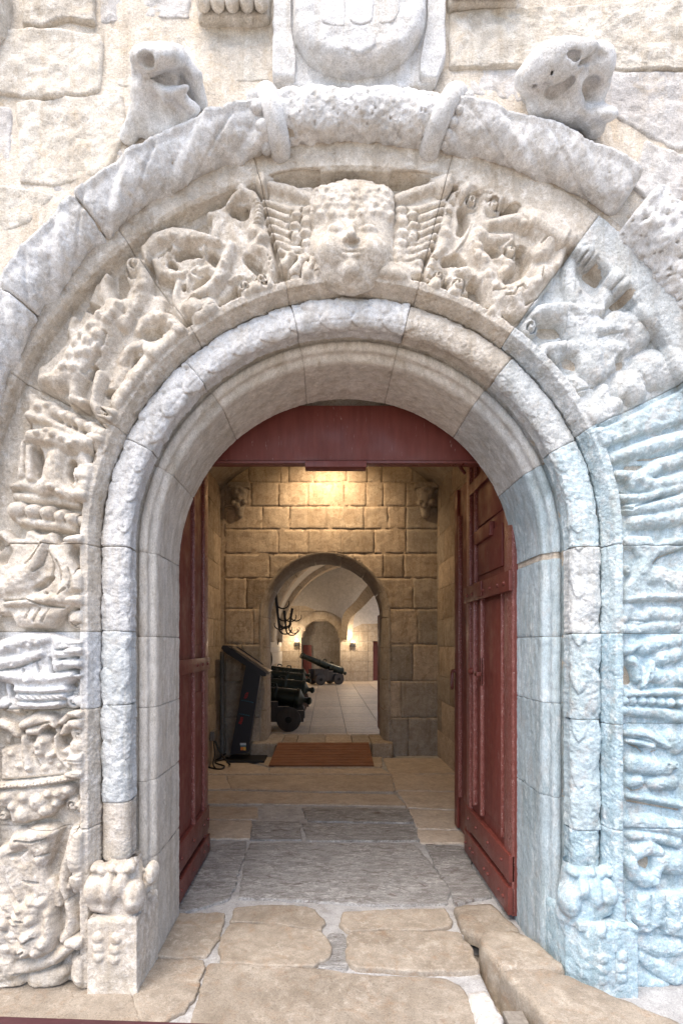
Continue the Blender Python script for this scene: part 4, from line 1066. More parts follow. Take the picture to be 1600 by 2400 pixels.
# mortar face
for kind, a, b, n in (('arch', -90, 90, 260), ('left', -.1, ZC, 40), ('right', -.1, ZC, 40)):
    mp = np.linspace(1.84 if kind == 'arch' else 1.625, 4.6, 90)
    t = np.linspace(a, b, n); tt = np.repeat(t[:, None], len(mp), 1)
    O, D = path(kind, tt); P = O + D*np.repeat(mp[None, :], n, 0)[..., None]; P[..., 1] += -.004
    P[..., 1] -= .012*fbm(P, 9, 4, 4.0) + .004*fbm(P, 50, 2, 8.0)
    grid_obj('mortar', P, (0, .05, 0), wall, M['mortar'], flip=(kind != 'right'), skirt=False)
# courses of blocks outside the picture
k = 0
for z0 in np.arange(0.0, 5.2, .36):
    x = -4.4 + (k % 2)*.25
    while x < 4.5:
        w = .55 + .2*rng.random()
        xm, zm = x+w/2, z0+.18
        if (xm < -1.95 or xm > 1.98 or zm > 3.25 + .0) and math.hypot(xm-XC, max(0, zm-ZC)) > 2.3 and not (-1.62 < xm < 1.75 and zm < 4.5 and (xm > -1.9)) and not (abs(xm) < 1.6+w/2 and zm < 4.60):
            star_stone('stone', [(x+.012, z0+.012), (x+w-.012, z0+.012), (x+w-.012, z0+.348), (x+.012, z0+.348)], lambda a, b, h: np.stack([a, -.03-h, b], -1), wall, M['wall'], step=.06, edge=.03, amp=.012, seed=k*1.7+x)
        x += w
    k += 1

# ------------------------------------------------------------------ arms slab, beasts, leafy corbels
arms = empty('coat_of_arms', (0, 0, 0), 'pale weathered stone slab bearing a rounded shield above the arch', 'coat of arms')
def ft(x, y, yy=-.06): u, v = FT.p(x, y); return (PX(u, yy), PZ(v, yy))
sl = [ft(70,-260), ft(1452,-260), ft(1446,440), ft(1370,620), ft(1100,660), ft(300,650), ft(60,600)]
star_stone('slab', sl, lambda a, b, h: np.stack([a, -.035-h, b], -1), arms, M['carved_white'], step=.009, edge=.014, amp=.006, sc=20, seed=3.0, depth=.12)
for pts, d in (([(70,-260),(208,-260),(212,200),(250,460),(240,610),(60,600)], .022), ([(1300,-260),(1452,-260),(1446,440),(1372,620),(1240,600),(1250,420),(1300,120)], .022)):
    star_stone('slab_border', [ft(*p) for p in pts], lambda a, b, h, d=d: np.stack([a, -.035-d-h, b], -1), arms, M['carved_white'], step=.010, edge=.012, amp=.004, sc=20, seed=8.0, depth=.05)
sh = [ft(215,-260,-.12), ft(1300,-260,-.12), ft(1300,60,-.12), ft(1270,180,-.12), ft(1170,310,-.12), ft(1000,420,-.12), ft(860,465,-.12), ft(760,470,-.12), ft(690,482,-.12), ft(470,440,-.12), ft(330,345,-.12), ft(230,210,-.12)]
shield = star_stone('shield', sh, lambda a, b, h: np.stack([a, -.13-h, b], -1), arms, M['carved_white'], step=.008, edge=.034, amp=.010, sc=20, seed=14.0, depth=.11, pillow=.012)
star_stone('escutcheon', [ft(668,-260,-.14), ft(866,-260,-.14), ft(866,150,-.14), ft(764,196,-.14), ft(680,160,-.14)], lambda a, b, h: np.stack([a, -.1365-h, b], -1), shield, M['carved_white'], step=.010, edge=.006, amp=.001, seed=2.0, depth=.03)
star_stone('escutcheon', [ft(440,-260,-.14), ft(640,-260,-.14), ft(640,190,-.14), ft(560,200,-.14), ft(450,150,-.14)], lambda a, b, h: np.stack([a, -.1335-h, b], -1), shield, M['carved_white'], step=.010, edge=.006, amp=.002, seed=5.0, depth=.03)
star_stone('escutcheon', [ft(890,-260,-.14), ft(1085,-260,-.14), ft(1080,80,-.14), ft(1030,150,-.14), ft(900,180,-.14)], lambda a, b, h: np.stack([a, -.1335-h, b], -1), shield, M['carved_white'], step=.010, edge=.006, amp=.002, seed=6.0, depth=.03)
star_stone('scroll', [ft(610,360,-.14), ft(640,270,-.14), ft(760,240,-.14), ft(900,250,-.14), ft(900,330,-.14), ft(760,420,-.14)], lambda a, b, h: np.stack([a, -.1335-h, b], -1), shield, M['carved_white'], step=.009, edge=.012, amp=.004, seed=9.0, depth=.03)

def beast(name, F, k, fn, ctr, ext, mat, label):
    yb = -.13; fx, fy = ctr; u, v = F.p(fx, fy)
    C = Vector((PX(u, yb), yb, PZ(v, yb)))
    n = Vector((0, EYE[1]-C.y, EYE[2]-C.z)).normalized()          # the beast leans out and looks down at the doorway
    ex = Vector((1, 0, 0)); eu = ex.cross(n) * (1 if ex.cross(n).z > 0 else -1)
    cth = -n.y; kk = F.k*(2.45+yb-.06)/FPX
    def p(x, y, d=0.0): return ((x-fx)*kk, -d, -(y-fy)*kk)
    def f(X, Y, Z):
        x, y, z = X-C.x, Y-C.y, Z-C.z
        d = fn(x, -(y*n.y + z*n.z), (y*eu.y + z*eu.z)/cth, p, kk)
        nP = np.stack([X, Y, Z], -1)
        return np.maximum(d + .004*fbm(nP, 26, 3, k) + .0025*fbm(nP, 80, 2, k+3), Y - .05)
    o = sdf_obj(name, f, (C.x-ext[0], -.42, C.z-ext[2]), (C.x+ext[1], .07, C.z+ext[3]), .0068, None, mat)
    return tag(o, label, 'stone beast')
def beast_left(X, Y, Z, p, k):
    C = lambda a, b, ra, rb: s_cap(X, Y, Z, a, b, ra*k, rb*k)
    d = s_sph(X, Y, Z, p(485, 300, .02), (270*k, .095, 205*k))
    d = smin(d, C(p(500, 520, -.16), p(510, 480, -.03), 260, 190), .02)
    d = smin(d, s_sph(X, Y, Z, p(640, 270, .03), (150*k, .085, 150*k)), .03)
    d = smin(d, C(p(360, 520, .03), p(560, 650, .06), 75, 70), .02); d = smin(d, C(p(560, 650, .06), p(790, 610, .06), 72, 46), .02)
    d = smin(d, C(p(280, 380, -.02), p(170, 700, -.02), 110, 90), .03); d = smin(d, C(p(170, 900, .0), p(-20, 1230, .0), 120, 110), .04)
    d = smin(d, C(p(280, 640, .02), p(330, 1100, .0), 120, 150), .04); d = smin(d, C(p(600, 820, .0), p(560, 1130, .0), 170, 200), .05)
    d = smin(d, C(p(300, 1150, -.02), p(700, 1130, -.02), 150, 150), .04); d = smin(d, C(p(700, 740, .05), p(840, 860, .05), 90, 80), .03); d = smin(d, C(p(840, 880, .05), p(720, 1080, .04), 76, 60), .02)
    d = smin(d, s_sph(X, Y, Z, p(350, 270, .03), (130*k, .07, 130*k)), .03); d = smin(d, C(p(720, 210, -.02), p(860, 470, -.03), 90, 90), .03); d = smin(d, C(p(860, 470, -.03), p(910, 840, -.04), 86, 70), .03); d = smin(d, C(p(820, 560, -.08), p(860, 800, -.08), 120, 120), .02)
    d = ssub(d, s_sph(X, Y, Z, p(425, 312, .115), (96*k, .055, 106*k)), .006)
    for dd in (.035, .08, .13, .17):
        d = ssub(d, s_cap(X, Y, Z, p(350, 505, dd), p(580, 515, dd), 44*k, 88*k), .005); d = ssub(d, s_cap(X, Y, Z, p(580, 515, dd), p(780, 485, dd), 88*k, 112*k), .005)
    d = smin(d, C(p(420, 590, .05), p(600, 690, .085), 50, 66), .015); d = smin(d, C(p(600, 690, .085), p(800, 620, .075), 66, 44), .012)
    d = ssub(d, s_cap(X, Y, Z, p(400, 690, .085), p(530, 960, .10), 46*k, 70*k), .012); d = ssub(d, s_cap(X, Y, Z, p(790, 900, .145), p(720, 1060, .14), 30*k, 30*k), .01)
    d = ssub(d, s_cap(X, Y, Z, p(160, 680, .09), p(180, 760, .09), 46*k, 36*k), .01); d = ssub(d, s_cap(X, Y, Z, p(740, 230, .05), p(745, 290, .05), 24*k, 24*k), .01)
    return d
def beast_right(X, Y, Z, p, k):
    C = lambda a, b, ra, rb: s_cap(X, Y, Z, a, b, ra*k, rb*k)
    d = s_sph(X, Y, Z, p(560, 420, .02), (380*k, .10, 330*k))
    d = smin(d, C(p(620, 700, -.16), p(650, 560, -.03), 330, 260), .02); d = smin(d, C(p(960, 620, -.12), p(960, 620, -.04), 200, 190), .02)
    d = smin(d, s_sph(X, Y, Z, p(330, 560, .0), (230*k, .08, 220*k)), .03); d = smin(d, C(p(560, 260, .05), p(820, 220, .05), 150, 120), .03)
    d = smin(d, s_sph(X, Y, Z, p(1010, 420, -.01), (230*k, .085, 300*k)), .03); d = smin(d, C(p(1130, 640, .0), p(1100, 860, .02), 110, 80), .03)
    d = smin(d, C(p(760, 620, .06), p(860, 900, .06), 90, 80), .03); d = smin(d, C(p(500, 880, .0), p(900, 1000, .0), 200, 170), .05)
    d = smin(d, s_sph(X, Y, Z, p(1190, 980, .05), (170*k, .07, 120*k)), .03); d = smin(d, C(p(1000, 1000, .04), p(1180, 1180, .0), 110, 130), .03)
    d = ssub(d, s_cap(X, Y, Z, p(480, 275, .085), p(660, 310, .10), 40*k, 64*k), .008)
    d = ssub(d, s_cap(X, Y, Z, p(290, 640, .06), p(460, 485, .09), 32*k, 40*k), .008); d = ssub(d, s_cap(X, Y, Z, p(460, 485, .09), p(850, 350, .085), 40*k, 42*k), .008)
    d = ssub(d, s_cap(X, Y, Z, p(350, 690, .07), p(430, 620, .085), 42*k, 42*k), .008); d = ssub(d, s_cap(X, Y, Z, p(520, 720, .07), p(670, 580, .08), 92*k, 70*k), .008)
    d = ssub(d, s_sph(X, Y, Z, p(960, 640, .075), (120*k, .060, 125*k)), .008); d = ssub(d, s_sph(X, Y, Z, p(990, 300, .09), (110*k, .03, 70*k)), .01)
    d = ssub(d, s_cap(X, Y, Z, p(830, 960, .12), p(900, 900, .11), 44*k, 40*k), .01); d = ssub(d, s_cap(X, Y, Z, p(1210, 1190, .07), p(1310, 1110, .07), 40*k, 30*k), .01)
    return d
beast('stone_beast', F7, 2.0, beast_left, (510, 600), (.30, .24, .34, .24), M['carved_white'], 'gaping beak-headed stone beast with one deep round eye, left of the shield')
beast('stone_beast', F8, 5.0, beast_right, (680, 620), (.30, .34, .30, .26), M['carved_white'], 'crumpled stone beast with slit eyes and knotted snout, right of the shield')
def leaf_corbel(x0, x1, yb, label, seed):
    root = empty('leaf_corbel', (0, 0, 0), label, 'corbel')
    y = -.06
    X0, X1 = PX(x0*1.0204, y), PX(x1*1.0204, y); Z0 = PZ(yb*1.0204, y)
    star_stone('corbel_block', [(X0, Z0), (X1, Z0+.004), (X1+.012, Z0+.20), (X0-.012, Z0+.20)], lambda a, b, h: np.stack([a, -.045-h, b], -1), root, M['wall'], step=.012, edge=.02, amp=.006, seed=seed, depth=.10)
    n = 5
    for i in range(n):
        cx = X0 + (X1-X0)*(i+.5)/n; w = (X1-X0)/n*.52
        def f(X, Y, Z, cx=cx, w=w):
            d = s_cap(X, Y, Z, (cx, -.05, Z0+.16), (cx, -.075, Z0+.03), w*.8, w)
            d = smin(d, s_sph(X, Y, Z, (cx, -.085, Z0+.016), w*.62), .012)
            d = ssub(d, s_cap(X, Y, Z, (cx-.004, -.075-w, Z0+.03), (cx, -.06-w*.8, Z0+.18), .006, .006), .006)
            return d + .003*fbm(np.stack([X, Y, Z], -1), 60, 3, seed)
        sdf_obj('leaf', f, (cx-w*1.3, -.16, Z0-.04), (cx+w*1.3, .0, Z0+.20), .0085, root, M['wall'])
leaf_corbel(452, 618, 30, 'curled leaf corbel at the top edge, left of the shield slab', 1.0)
leaf_corbel(1032, 1196, -2, 'curled leaf corbel at the top edge, right of the shield slab', 4.0)
def boss(X, Y, Z):
    d = s_sph(X, Y, Z, (PX(-20), -.02, PZ(20)), (.10, .11, .23))
    return d + .008*fbm(np.stack([X, Y, Z], -1), 22, 3, 2.0)
tag(sdf_obj('carved_boss', boss, (PX(-110), -.16, PZ(180)), (PX(70), .08, PZ(-150)), .009, None, M['wall']), 'rounded stone boss cut off by the top left corner', 'carved boss')
# ------------------------------------------------------------------ more materials
M['slab_tan'] = stone_mat('tan_paving_stone', (0.265, 0.225, 0.18), (0.37, 0.325, 0.27), (0.48, 0.44, 0.385), (0.28, 0.185, 0.115), 0.4, 0.4, 0.7, 0.4, 0.14, rough=0.7, streaks=False)
M['slab_grey'] = stone_mat('worn_grey_paving_stone', (0.25, 0.245, 0.24), (0.40, 0.40, 0.40), (0.60, 0.60, 0.60), (0.15, 0.12, 0.105), 0.75, 0.75, 1.4, 0.9, 0.14, rough=0.6, fine=0.8, streak=(1, 2.2, 1), streaks=False)
M['slab_in'] = stone_mat('indoor_paving_stone', (0.43, 0.365, 0.30), (0.56, 0.49, 0.41), (0.64, 0.58, 0.51), (0.36, 0.27, 0.20), 0.4, 0.4, 0.7, 0.3, 0.14, rough=0.6, streaks=False)
M['pale_mortar'] = stone_mat('pale_floor_mortar', (0.34, 0.34, 0.345), (0.45, 0.455, 0.465), (0.55, 0.56, 0.57), (0.26, 0.24, 0.21), 0.4, 0.35, 0.5, 0.5, 0.0, streaks=False)
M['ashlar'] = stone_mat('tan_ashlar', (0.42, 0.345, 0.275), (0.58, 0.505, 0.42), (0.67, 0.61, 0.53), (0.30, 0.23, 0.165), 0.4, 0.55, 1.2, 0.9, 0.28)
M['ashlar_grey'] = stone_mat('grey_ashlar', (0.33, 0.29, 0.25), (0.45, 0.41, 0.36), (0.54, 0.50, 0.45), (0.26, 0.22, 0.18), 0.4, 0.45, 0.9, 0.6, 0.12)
M['ashlar_joint'] = stone_mat('ashlar_joint', (0.40, 0.33, 0.26), (0.52, 0.44, 0.36), (0.58, 0.51, 0.43), (0.20, 0.14, 0.09), 0.3, 0.4, 0.6, 0.6, 0.0)
M['plaster'] = stone_mat('white_plaster', (0.47, 0.43, 0.38), (0.55, 0.51, 0.46), (0.60, 0.56, 0.51), (0.40, 0.36, 0.30), 0.2, 0.2, 0.1, 0.15, 0.0, streaks=False)
M['rib'] = stone_mat('vault_rib_stone', (0.40, 0.32, 0.23), (0.54, 0.45, 0.34), (0.60, 0.53, 0.43), (0.34, 0.26, 0.17), 0.4, 0.4, 0.6, 0.5, 0.16)
M['tile'] = stone_mat('pale_floor_tile', (0.70, 0.54, 0.37), (0.80, 0.64, 0.46), (0.83, 0.71, 0.55), (0.56, 0.42, 0.27), 0.4, 0.3, 0.4, 0.2, 0.10, rough=0.5, streaks=False)
RED = paint_mat('dark_red_paint', (0.135, 0.030, 0.023), (0.18, 0.045, 0.035), 0.48, (0.42, 0.28, 0.26), 0.6, 0.25, clo=.63)
REDE = paint_mat('worn_red_paint', (0.16, 0.040, 0.032), (0.27, 0.11, 0.095), 0.34, (0.50, 0.36, 0.34), 0.85, 0.5, scale=60, stretch=(1, 1, .5), clo=.57)
BAND_M = paint_mat('painted_iron_band', (0.12, 0.030, 0.023), (0.17, 0.046, 0.037), 0.36, (0.30, 0.24, 0.25), 0.5, 0.4, scale=40, stretch=(1, 1, 1))
MAROON = paint_mat('maroon_board_paint', (0.045, 0.012, 0.016), (0.075, 0.024, 0.030), 0.5, (0.25, 0.20, 0.20), 0.6, 0.4, stretch=(.15, 1, 1))
BROWN = paint_mat('oiled_hardwood', (0.155, 0.062, 0.030), (0.24, 0.105, 0.052), 0.5, None, 0, 0.3, stretch=(.06, 1, 1), scale=40)
GREYWOOD = paint_mat('weathered_wood', (0.17, 0.15, 0.13), (0.27, 0.25, 0.22), 0.8, None, 0, 0.5, stretch=(1, 1, .1), scale=60)
NAVY = plain_mat('navy_enamel', (0.006, 0.008, 0.018), 0.45)
BLACKM = plain_mat('black_rubber', (0.008, 0.008, 0.008), 0.55)
SCREEN = plain_mat('grey_screen_face', (0.16, 0.14, 0.13), 0.25)
PRED = plain_mat('red_print', (0.45, 0.012, 0.015), 0.5); PTEAL = plain_mat('teal_print', (0.01, 0.16, 0.24), 0.5); PWHITE = plain_mat('pale_blue_print', (0.50, 0.60, 0.70), 0.5); PORNG = plain_mat('orange_print', (0.70, 0.22, 0.04), 0.5); PYEL = plain_mat('yellow_print', (0.75, 0.48, 0.10), 0.5)
BRONZE = plain_mat('dark_green_bronze', (0.020, 0.026, 0.020), 0.42, 0.6)
GUNIRON = plain_mat('black_gun_iron', (0.012, 0.013, 0.013), 0.5, 0.5)
CARR = paint_mat('dark_carriage_wood', (0.030, 0.024, 0.022), (0.05, 0.040, 0.034), 0.55, None, 0, 0.3)
CARRB = paint_mat('brown_carriage_wood', (0.090, 0.045, 0.026), (0.13, 0.065, 0.036), 0.55, None, 0, 0.3)
EDGEW = plain_mat('pale_worn_edge', (0.40, 0.34, 0.28), 0.6)
IRON = plain_mat('black_iron', (0.012, 0.011, 0.010), 0.6, 0.5)
PIPE = plain_mat('grey_pipe', (0.16, 0.155, 0.15), 0.5)
PLAQ = plain_mat('dull_green_plate', (0.10, 0.12, 0.10), 0.5)

# ------------------------------------------------------------------ paving at the threshold
paving = empty('stone_floor', kind='structure', label='uneven worn paving slabs with pale mortar running into the tower')
def slab(pts, mat, z=0.0, F=FP, edge=.007, amp=.003, seed=0.0, step=.016, par=None, name='slab', depth=.07, jag=.010, sc=9, label=None, pillow=0.0):
    P = []
    for x, y in pts:
        u, v = F.p(x, y); P.append(ground(u, v, z))
    ctr = np.mean(P, 0); P = [tuple(ctr + (np.array(q_)-ctr)*(1 + .010/np.hypot(*(np.array(q_)-ctr)))) for q_ in P]
    o = star_stone(name, P, lambda a, b, h: np.stack([a, b, z+h], -1), par or paving, mat, step=step, edge=edge, amp=amp, sc=sc, seed=seed, depth=depth, jag=jag, pillow=pillow)
    if label: o['label'] = label
    return o
TAN, GRY, INN = M['slab_tan'], M['slab_grey'], M['slab_in']
slab([(170,1226),(420,1236),(650,1252),(764,1268),(900,1282),(1200,1292),(1275,1332),(1312,1400),(1345,1560),(85,1560),(120,1400),(152,1296)], TAN, .004, amp=.004, seed=1, edge=.011, depth=.16)
slab([(-30,1012),(120,1010),(238,1006),(214,1090),(160,1190),(80,1198),(-60,1190)], TAN, 0, seed=2)
slab([(-60,1210),(150,1212),(118,1330),(70,1420),(-10,1470),(-120,1490),(-180,1300)], TAN, 0, seed=3)
slab([(-800,1300),(-400,1240),(-190,1240),(-185,1320),(-120,1500),(-300,1510),(-860,1500)], TAN, -.004, seed=4, step=.03, edge=.014, amp=.006)
slab([(264,1052),(420,1056),(560,1072),(652,1088),(690,1128),(692,1190),(612,1234),(420,1228),(232,1218),(216,1150),(238,1086)], TAN, .012, seed=5, edge=.009, amp=.004)
slab([(782,1092),(1000,1082),(1180,1086),(1258,1090),(1302,1150),(1350,1252),(1200,1254),(1000,1250),(802,1238),(772,1180)], TAN, .014, seed=6, edge=.009, amp=.004, depth=.16)
slab([(286,982),(420,972),(530,974),(622,988),(670,1040),(650,1078),(560,1062),(420,1046),(262,1042)], TAN, .008, seed=7, edge=.009, amp=.004)
slab([(762,1002),(960,992),(1100,990),(1200,988),(1224,1058),(1120,1078),(1000,1072),(764,1082),(746,1050)], TAN, .010, seed=8, edge=.009, amp=.004)
slab([(682,1100),(760,1096),(768,1180),(772,1250),(690,1244),(640,1240),(700,1195)], GRY, -.006, seed=9, amp=.004)
slab([(1242,972),(1400,962),(1520,1072),(1450,1094),(1340,1100),(1272,1062)], TAN, .03, seed=10, edge=.03, amp=.006)
slab([(346,702),(600,698),(1060,702),(1128,780),(1190,860),(1218,900),(1202,966),(1050,968),(900,970),(760,960),(600,950),(440,944),(300,938),(318,860),(326,780)], GRY, 0, seed=11, edge=.012, amp=.006, label='large dark worn slab in the doorway')
slab([(150,722),(330,692),(322,760),(302,800),(282,880),(258,940),(140,980),(10,1010),(20,900),(90,830)], GRY, 0, seed=12, amp=.004)
slab([(1112,704),(1300,720),(1312,800),(1400,930),(1240,962),(1222,900),(1160,800)], GRY, .004, seed=13, amp=.004)
slab([(362,606),(564,606),(570,684),(350,684)], GRY, 0, seed=14); slab([(578,612),(1058,622),(1090,688),(602,690)], GRY, 0, seed=15)
slab([(120,602),(354,602),(344,680),(100,682)], INN, 0, seed=16); slab([(1068,642),(1290,650),(1330,700),(1102,700)], INN, 0, seed=17)
slab([(576,546),(1038,552),(1060,610),(604,604)], GRY, 0, seed=18); slab([(100,542),(378,546),(380,596),(110,598)], INN, 0, seed=19)
slab([(1044,552),(1300,562),(1320,640),(1082,636)], INN, 0, seed=20)
slab([(100,472),(378,476),(980,490),(1028,538),(382,528),(90,530)], INN, 0, seed=21, amp=.003)
slab([(996,474),(1300,480),(1300,556),(1040,544)], INN, 0, seed=22)
slab([(246,404),(668,402),(962,404),(976,476),(600,474),(270,464)], INN, 0, seed=23, amp=.003); slab([(60,404),(238,404),(262,464),(50,466)], INN, 0, seed=24)
slab([(968,400),(1250,402),(1290,474),(988,470)], INN, 0, seed=25)
slab([(50,340),(300,342),(424,372),(430,398),(60,398)], INN, 0, seed=26); slab([(436,372),(664,376),(664,398),(434,398)], INN, 0, seed=27)
slab([(672,376),(920,374),(958,398),(672,398)], INN, 0, seed=28); slab([(930,330),(1230,330),(1240,396),(964,398)], INN, 0, seed=29)
slab([(310,322),(920,324),(918,370),(440,368)], INN, 0, seed=30)
# mortar bed as one sheet, and the wide ground in front
n, m = 260, 300
gx = np.linspace(-1.9, 1.9, n); gy = np.linspace(-.9, 5.6, m)
X, Y = np.meshgrid(gx, gy, indexing='ij'); P = np.stack([X, Y, np.full_like(X, -.014)], -1)
P[..., 2] += .006*fbm(P, 6, 3, 1.0) 
CHN = [ground(*FP.p(*q_)) for q_ in ((1268,1105),(1350,1085),(1490,1260),(1620,1400),(1790,1640),(1465,1640),(1436,1440),(1392,1335),(1338,1225))]
def inpoly(x, y, Q):
    r = np.zeros(x.shape, bool)
    for (x0, y0), (x1, y1) in zip(Q, Q[1:]+Q[:1]): r ^= ((y0 > y) != (y1 > y)) & (x < (x1-x0)*(y-y0)/(y1-y0+1e-12)+x0)
    return r
P[..., 2] -= .13*inpoly(P[..., 0], P[..., 1], CHN)
grid_obj('mortar', P, (0, 0, -.02), paving, M['pale_mortar'])
gm = MB(); gm.box(-60, 60, -80, 40, -.55, -.50)
tag(gm.build('ground', M['slab_tan']), kind='structure')
# maroon boards of the bridge
bridge = empty('bridge_deck', label='dark maroon worn timber boards along the bottom left edge', cat='timber deck')
for i in range(6):
    e = lambda u: ground(u, 2384 + (u)*0.034 + 0, 0.012)
    a = ground(-900, 2384-31, .012); b = ground(2300, 2384+78, .012)
    o = -.235*i
    q = MB(); q.prism([(a[0], a[1]+o), (b[0], b[1]+o), (b[0], b[1]+o-.225), (a[0], a[1]+o-.225)], -.06, .014, lambda p, q_, z: (p, q_, z))
    q.build('board', MAROON, bridge)
# raised kerb blocks on the right, the channel and the wooden block in it
kerb = empty('kerb', label='raised tan kerb stones along the right jamb above a dark channel', cat='kerb')
slab([(1352,1092),(1500,1074),(1590,1120),(1720,1236),(1560,1242),(1450,1240),(1366,1150)], TAN, .088, seed=41, edge=.028, amp=.01, par=kerb, name='kerb_stone', depth=.26, pillow=.004)
slab([(1434,1246),(1620,1238),(1860,1330),(2260,1500),(2260,1600),(1770,1600),(1650,1470),(1535,1340)], TAN, .075, seed=42, edge=.030, amp=.012, par=kerb, name='kerb_stone', depth=.26, step=.03, pillow=.004)
slab([(1296,1348),(1380,1338),(1416,1395),(1446,1470),(1466,1560),(1352,1560),(1320,1430)], M['wall_grey'], .02, seed=43, edge=.03, amp=.016, name='slab', depth=.16)
ch = MB(); ch.prism(CHN, -.16, -.125, lambda p, q, z: (p, q, z)); ch.build('channel_bed', M['ashlar_grey'], kerb)
wb = MB(); c0 = ground(*FP.p(1500, 1462), .0)
wb.box(c0[0]-.042, c0[0]+.042, c0[1]-.09, c0[1]+.02, -.13, .012, .004); wb.build('wooden_block', GREYWOOD)
tag(bpy.data.objects['wooden_block'], 'small weathered wooden block wedged in the kerb channel', 'block')

# ------------------------------------------------------------------ red doors
def studs(par, pts, axis):
    q = MB()
    for (x, y, z) in pts:
        q.lathe([(-.004, .012), (0.003, .011), (.008, .005)], 8, Matrix.Translation((x, y, z)) @ (Matrix.Rotation(math.pi if axis < 0 else 0, 4, 'Z')))
    o = q.build('stud', BAND_M, par, smooth=True); o['kind'] = 'stuff'
def leaf(name, label, xi, side, y0, y1, ztop, rearr=False):
    """xi: x of the face towards the passage; side = +1 when that face looks towards -X"""
    r = empty(name, label=label, cat='door leaf', group='red door leaves')
    f = lambda d: xi - side*d           # d > 0 comes out of the face
    def bx(nm, d0, d1, ya, yb, za, zb, mat, b=.004):
        q = MB(); xa, xb = sorted((f(d0), f(d1))); q.box(xa, xb, ya, yb, za, zb, b); return q.build(nm, mat, r, smooth=True)
    bx('board', -.06, 0, y0, y1, .02, ztop, RED)
    return r, f, bx
# left leaf
r, f, bx = leaf('door_leaf', 'left red door leaf, seen at a steep angle, with a chipped iron band', -.895, -1, .70, 1.60, 2.90)
bx('stile', 0, .018, 1.50, 1.60, .02, 2.90, REDE); bx('stile', 0, .012, .70, .80, .02, 2.90, RED)
bx('moulding', 0, .026, 1.155, 1.185, .34, 2.90, REDE, .008); bx('moulding', 0, .022, 1.46, 1.48, .34, 2.90, REDE, .008); bx('panel', 0, .008, 1.20, 1.45, .42, 1.22, RED); bx('panel', 0, .008, 1.20, 1.45, 1.55, 2.86, RED); bx('panel', 0, .008, .83, 1.14, .42, 2.86, RED)
bx('strap', .018, .034, .72, 1.585, 1.365, 1.455, BAND_M, .003); bx('kick_rail', .0, .028, .70, 1.60, .19, .36, BAND_M); bx('kick_rail', .004, .034, .70, 1.60, .025, .15, BAND_M)
studs(r, [(f(.036), y, z) for y in (.80, 1.1, 1.4, 1.53) for z in (.085, .275)] + [(f(.036), y, 1.41) for y in (1.2, 1.35, 1.5)], 1)
# right leaf
r, f, bx = leaf('door_leaf', 'wide right red door leaf with panels, riveted straps and a bolt', 1.058, 1, .62, 1.60, 2.92)
bx('stile', 0, .022, 1.515, 1.60, .02, 2.92, REDE); bx('stile', 0, .016, .62, .76, .02, 2.92, REDE)
bx('moulding', 0, .034, 1.37, 1.40, .42, 1.86, REDE, .01); bx('moulding', 0, .030, 1.20, 1.23, .40, 1.86, REDE, .01); bx('moulding', 0, .026, 1.37, 1.39, 1.98, 2.92, REDE, .008); bx('moulding', 0, .020, .80, .815, .40, 1.86, REDE, .006)
bx('panel', 0, .012, .84, 1.18, .45, 1.83, RED, .006); bx('panel', 0, .010, 1.25, 1.36, .45, 1.83, RED, .005); bx('panel', 0, .010, .82, 1.34, 2.02, 2.28, RED); bx('panel', 0, .010, .82, 1.34, 2.36, 2.62, RED)
bx('rail', 0, .030, 1.0, 1.36, 2.24, 2.33, RED); bx('rail', 0, .028, .62, 1.50, 2.62, 2.70, RED)
bx('strap', .02, .042, .60, 1.585, 1.85, 1.965, BAND_M, .004); bx('strap', .042, .052, 1.12, 1.30, 1.868, 1.965, BAND_M, .003)
bx('kick_rail', 0, .034, .62, 1.60, .21, .36, BAND_M, .005); bx('kick_rail', .004, .040, .62, 1.60, .025, .18, BAND_M, .005)
lk = bx('lock_plate', .012, .03, 1.20, 1.235, 1.27, 1.46, BAND_M); bo = bx('bolt', .03, .062, 1.18, 1.25, 1.335, 1.365, BAND_M, .006)
q = MB(); q.lathe([(-.02, .012), (-.008, .026), (.01, .026), (.022, .01)], 12, Matrix.Translation((f(.045), 1.39, 1.36))); q.build('knob', BAND_M, r, smooth=True)
studs(r, [(f(.044), y, z) for y in (.70, .78, 1.0, 1.08, 1.35, 1.43, 1.55) for z in (.10,)] + [(f(.038), y, .29) for y in (.75, 1.02, 1.3, 1.5)] + [(f(.046), y, 1.9) for y in (.68, .8, .95, 1.1, 1.36, 1.5)], -1)
# folded inner leaf on the right with its ring
r, f, bx = leaf('door_leaf', 'narrow inner red door leaf with an iron ring, behind the right leaf', 1.105, 1, 1.63, 2.20, 2.84)
bx('stile', 0, .018, 2.10, 2.20, .02, 2.84, RED); bx('moulding', 0, .03, 2.0, 2.025, .3, 2.6, REDE, .008); bx('panel', 0, .010, 1.72, 1.97, .3, 2.6, RED)
q = MB(); cy, cz = 2.17, 1.25
q.tube([(f(.045)-.0, cy+.055*math.sin(a)*.5, cz+.075*math.cos(a)) for a in np.linspace(0, 2*math.pi, 25)], .010, 8, False); q.lathe([(-.05, .012), (.0, .02)], 10, Matrix.Translation((f(.0), cy, cz+.075)))
q.build('ring_handle', BAND_M, r, smooth=True)
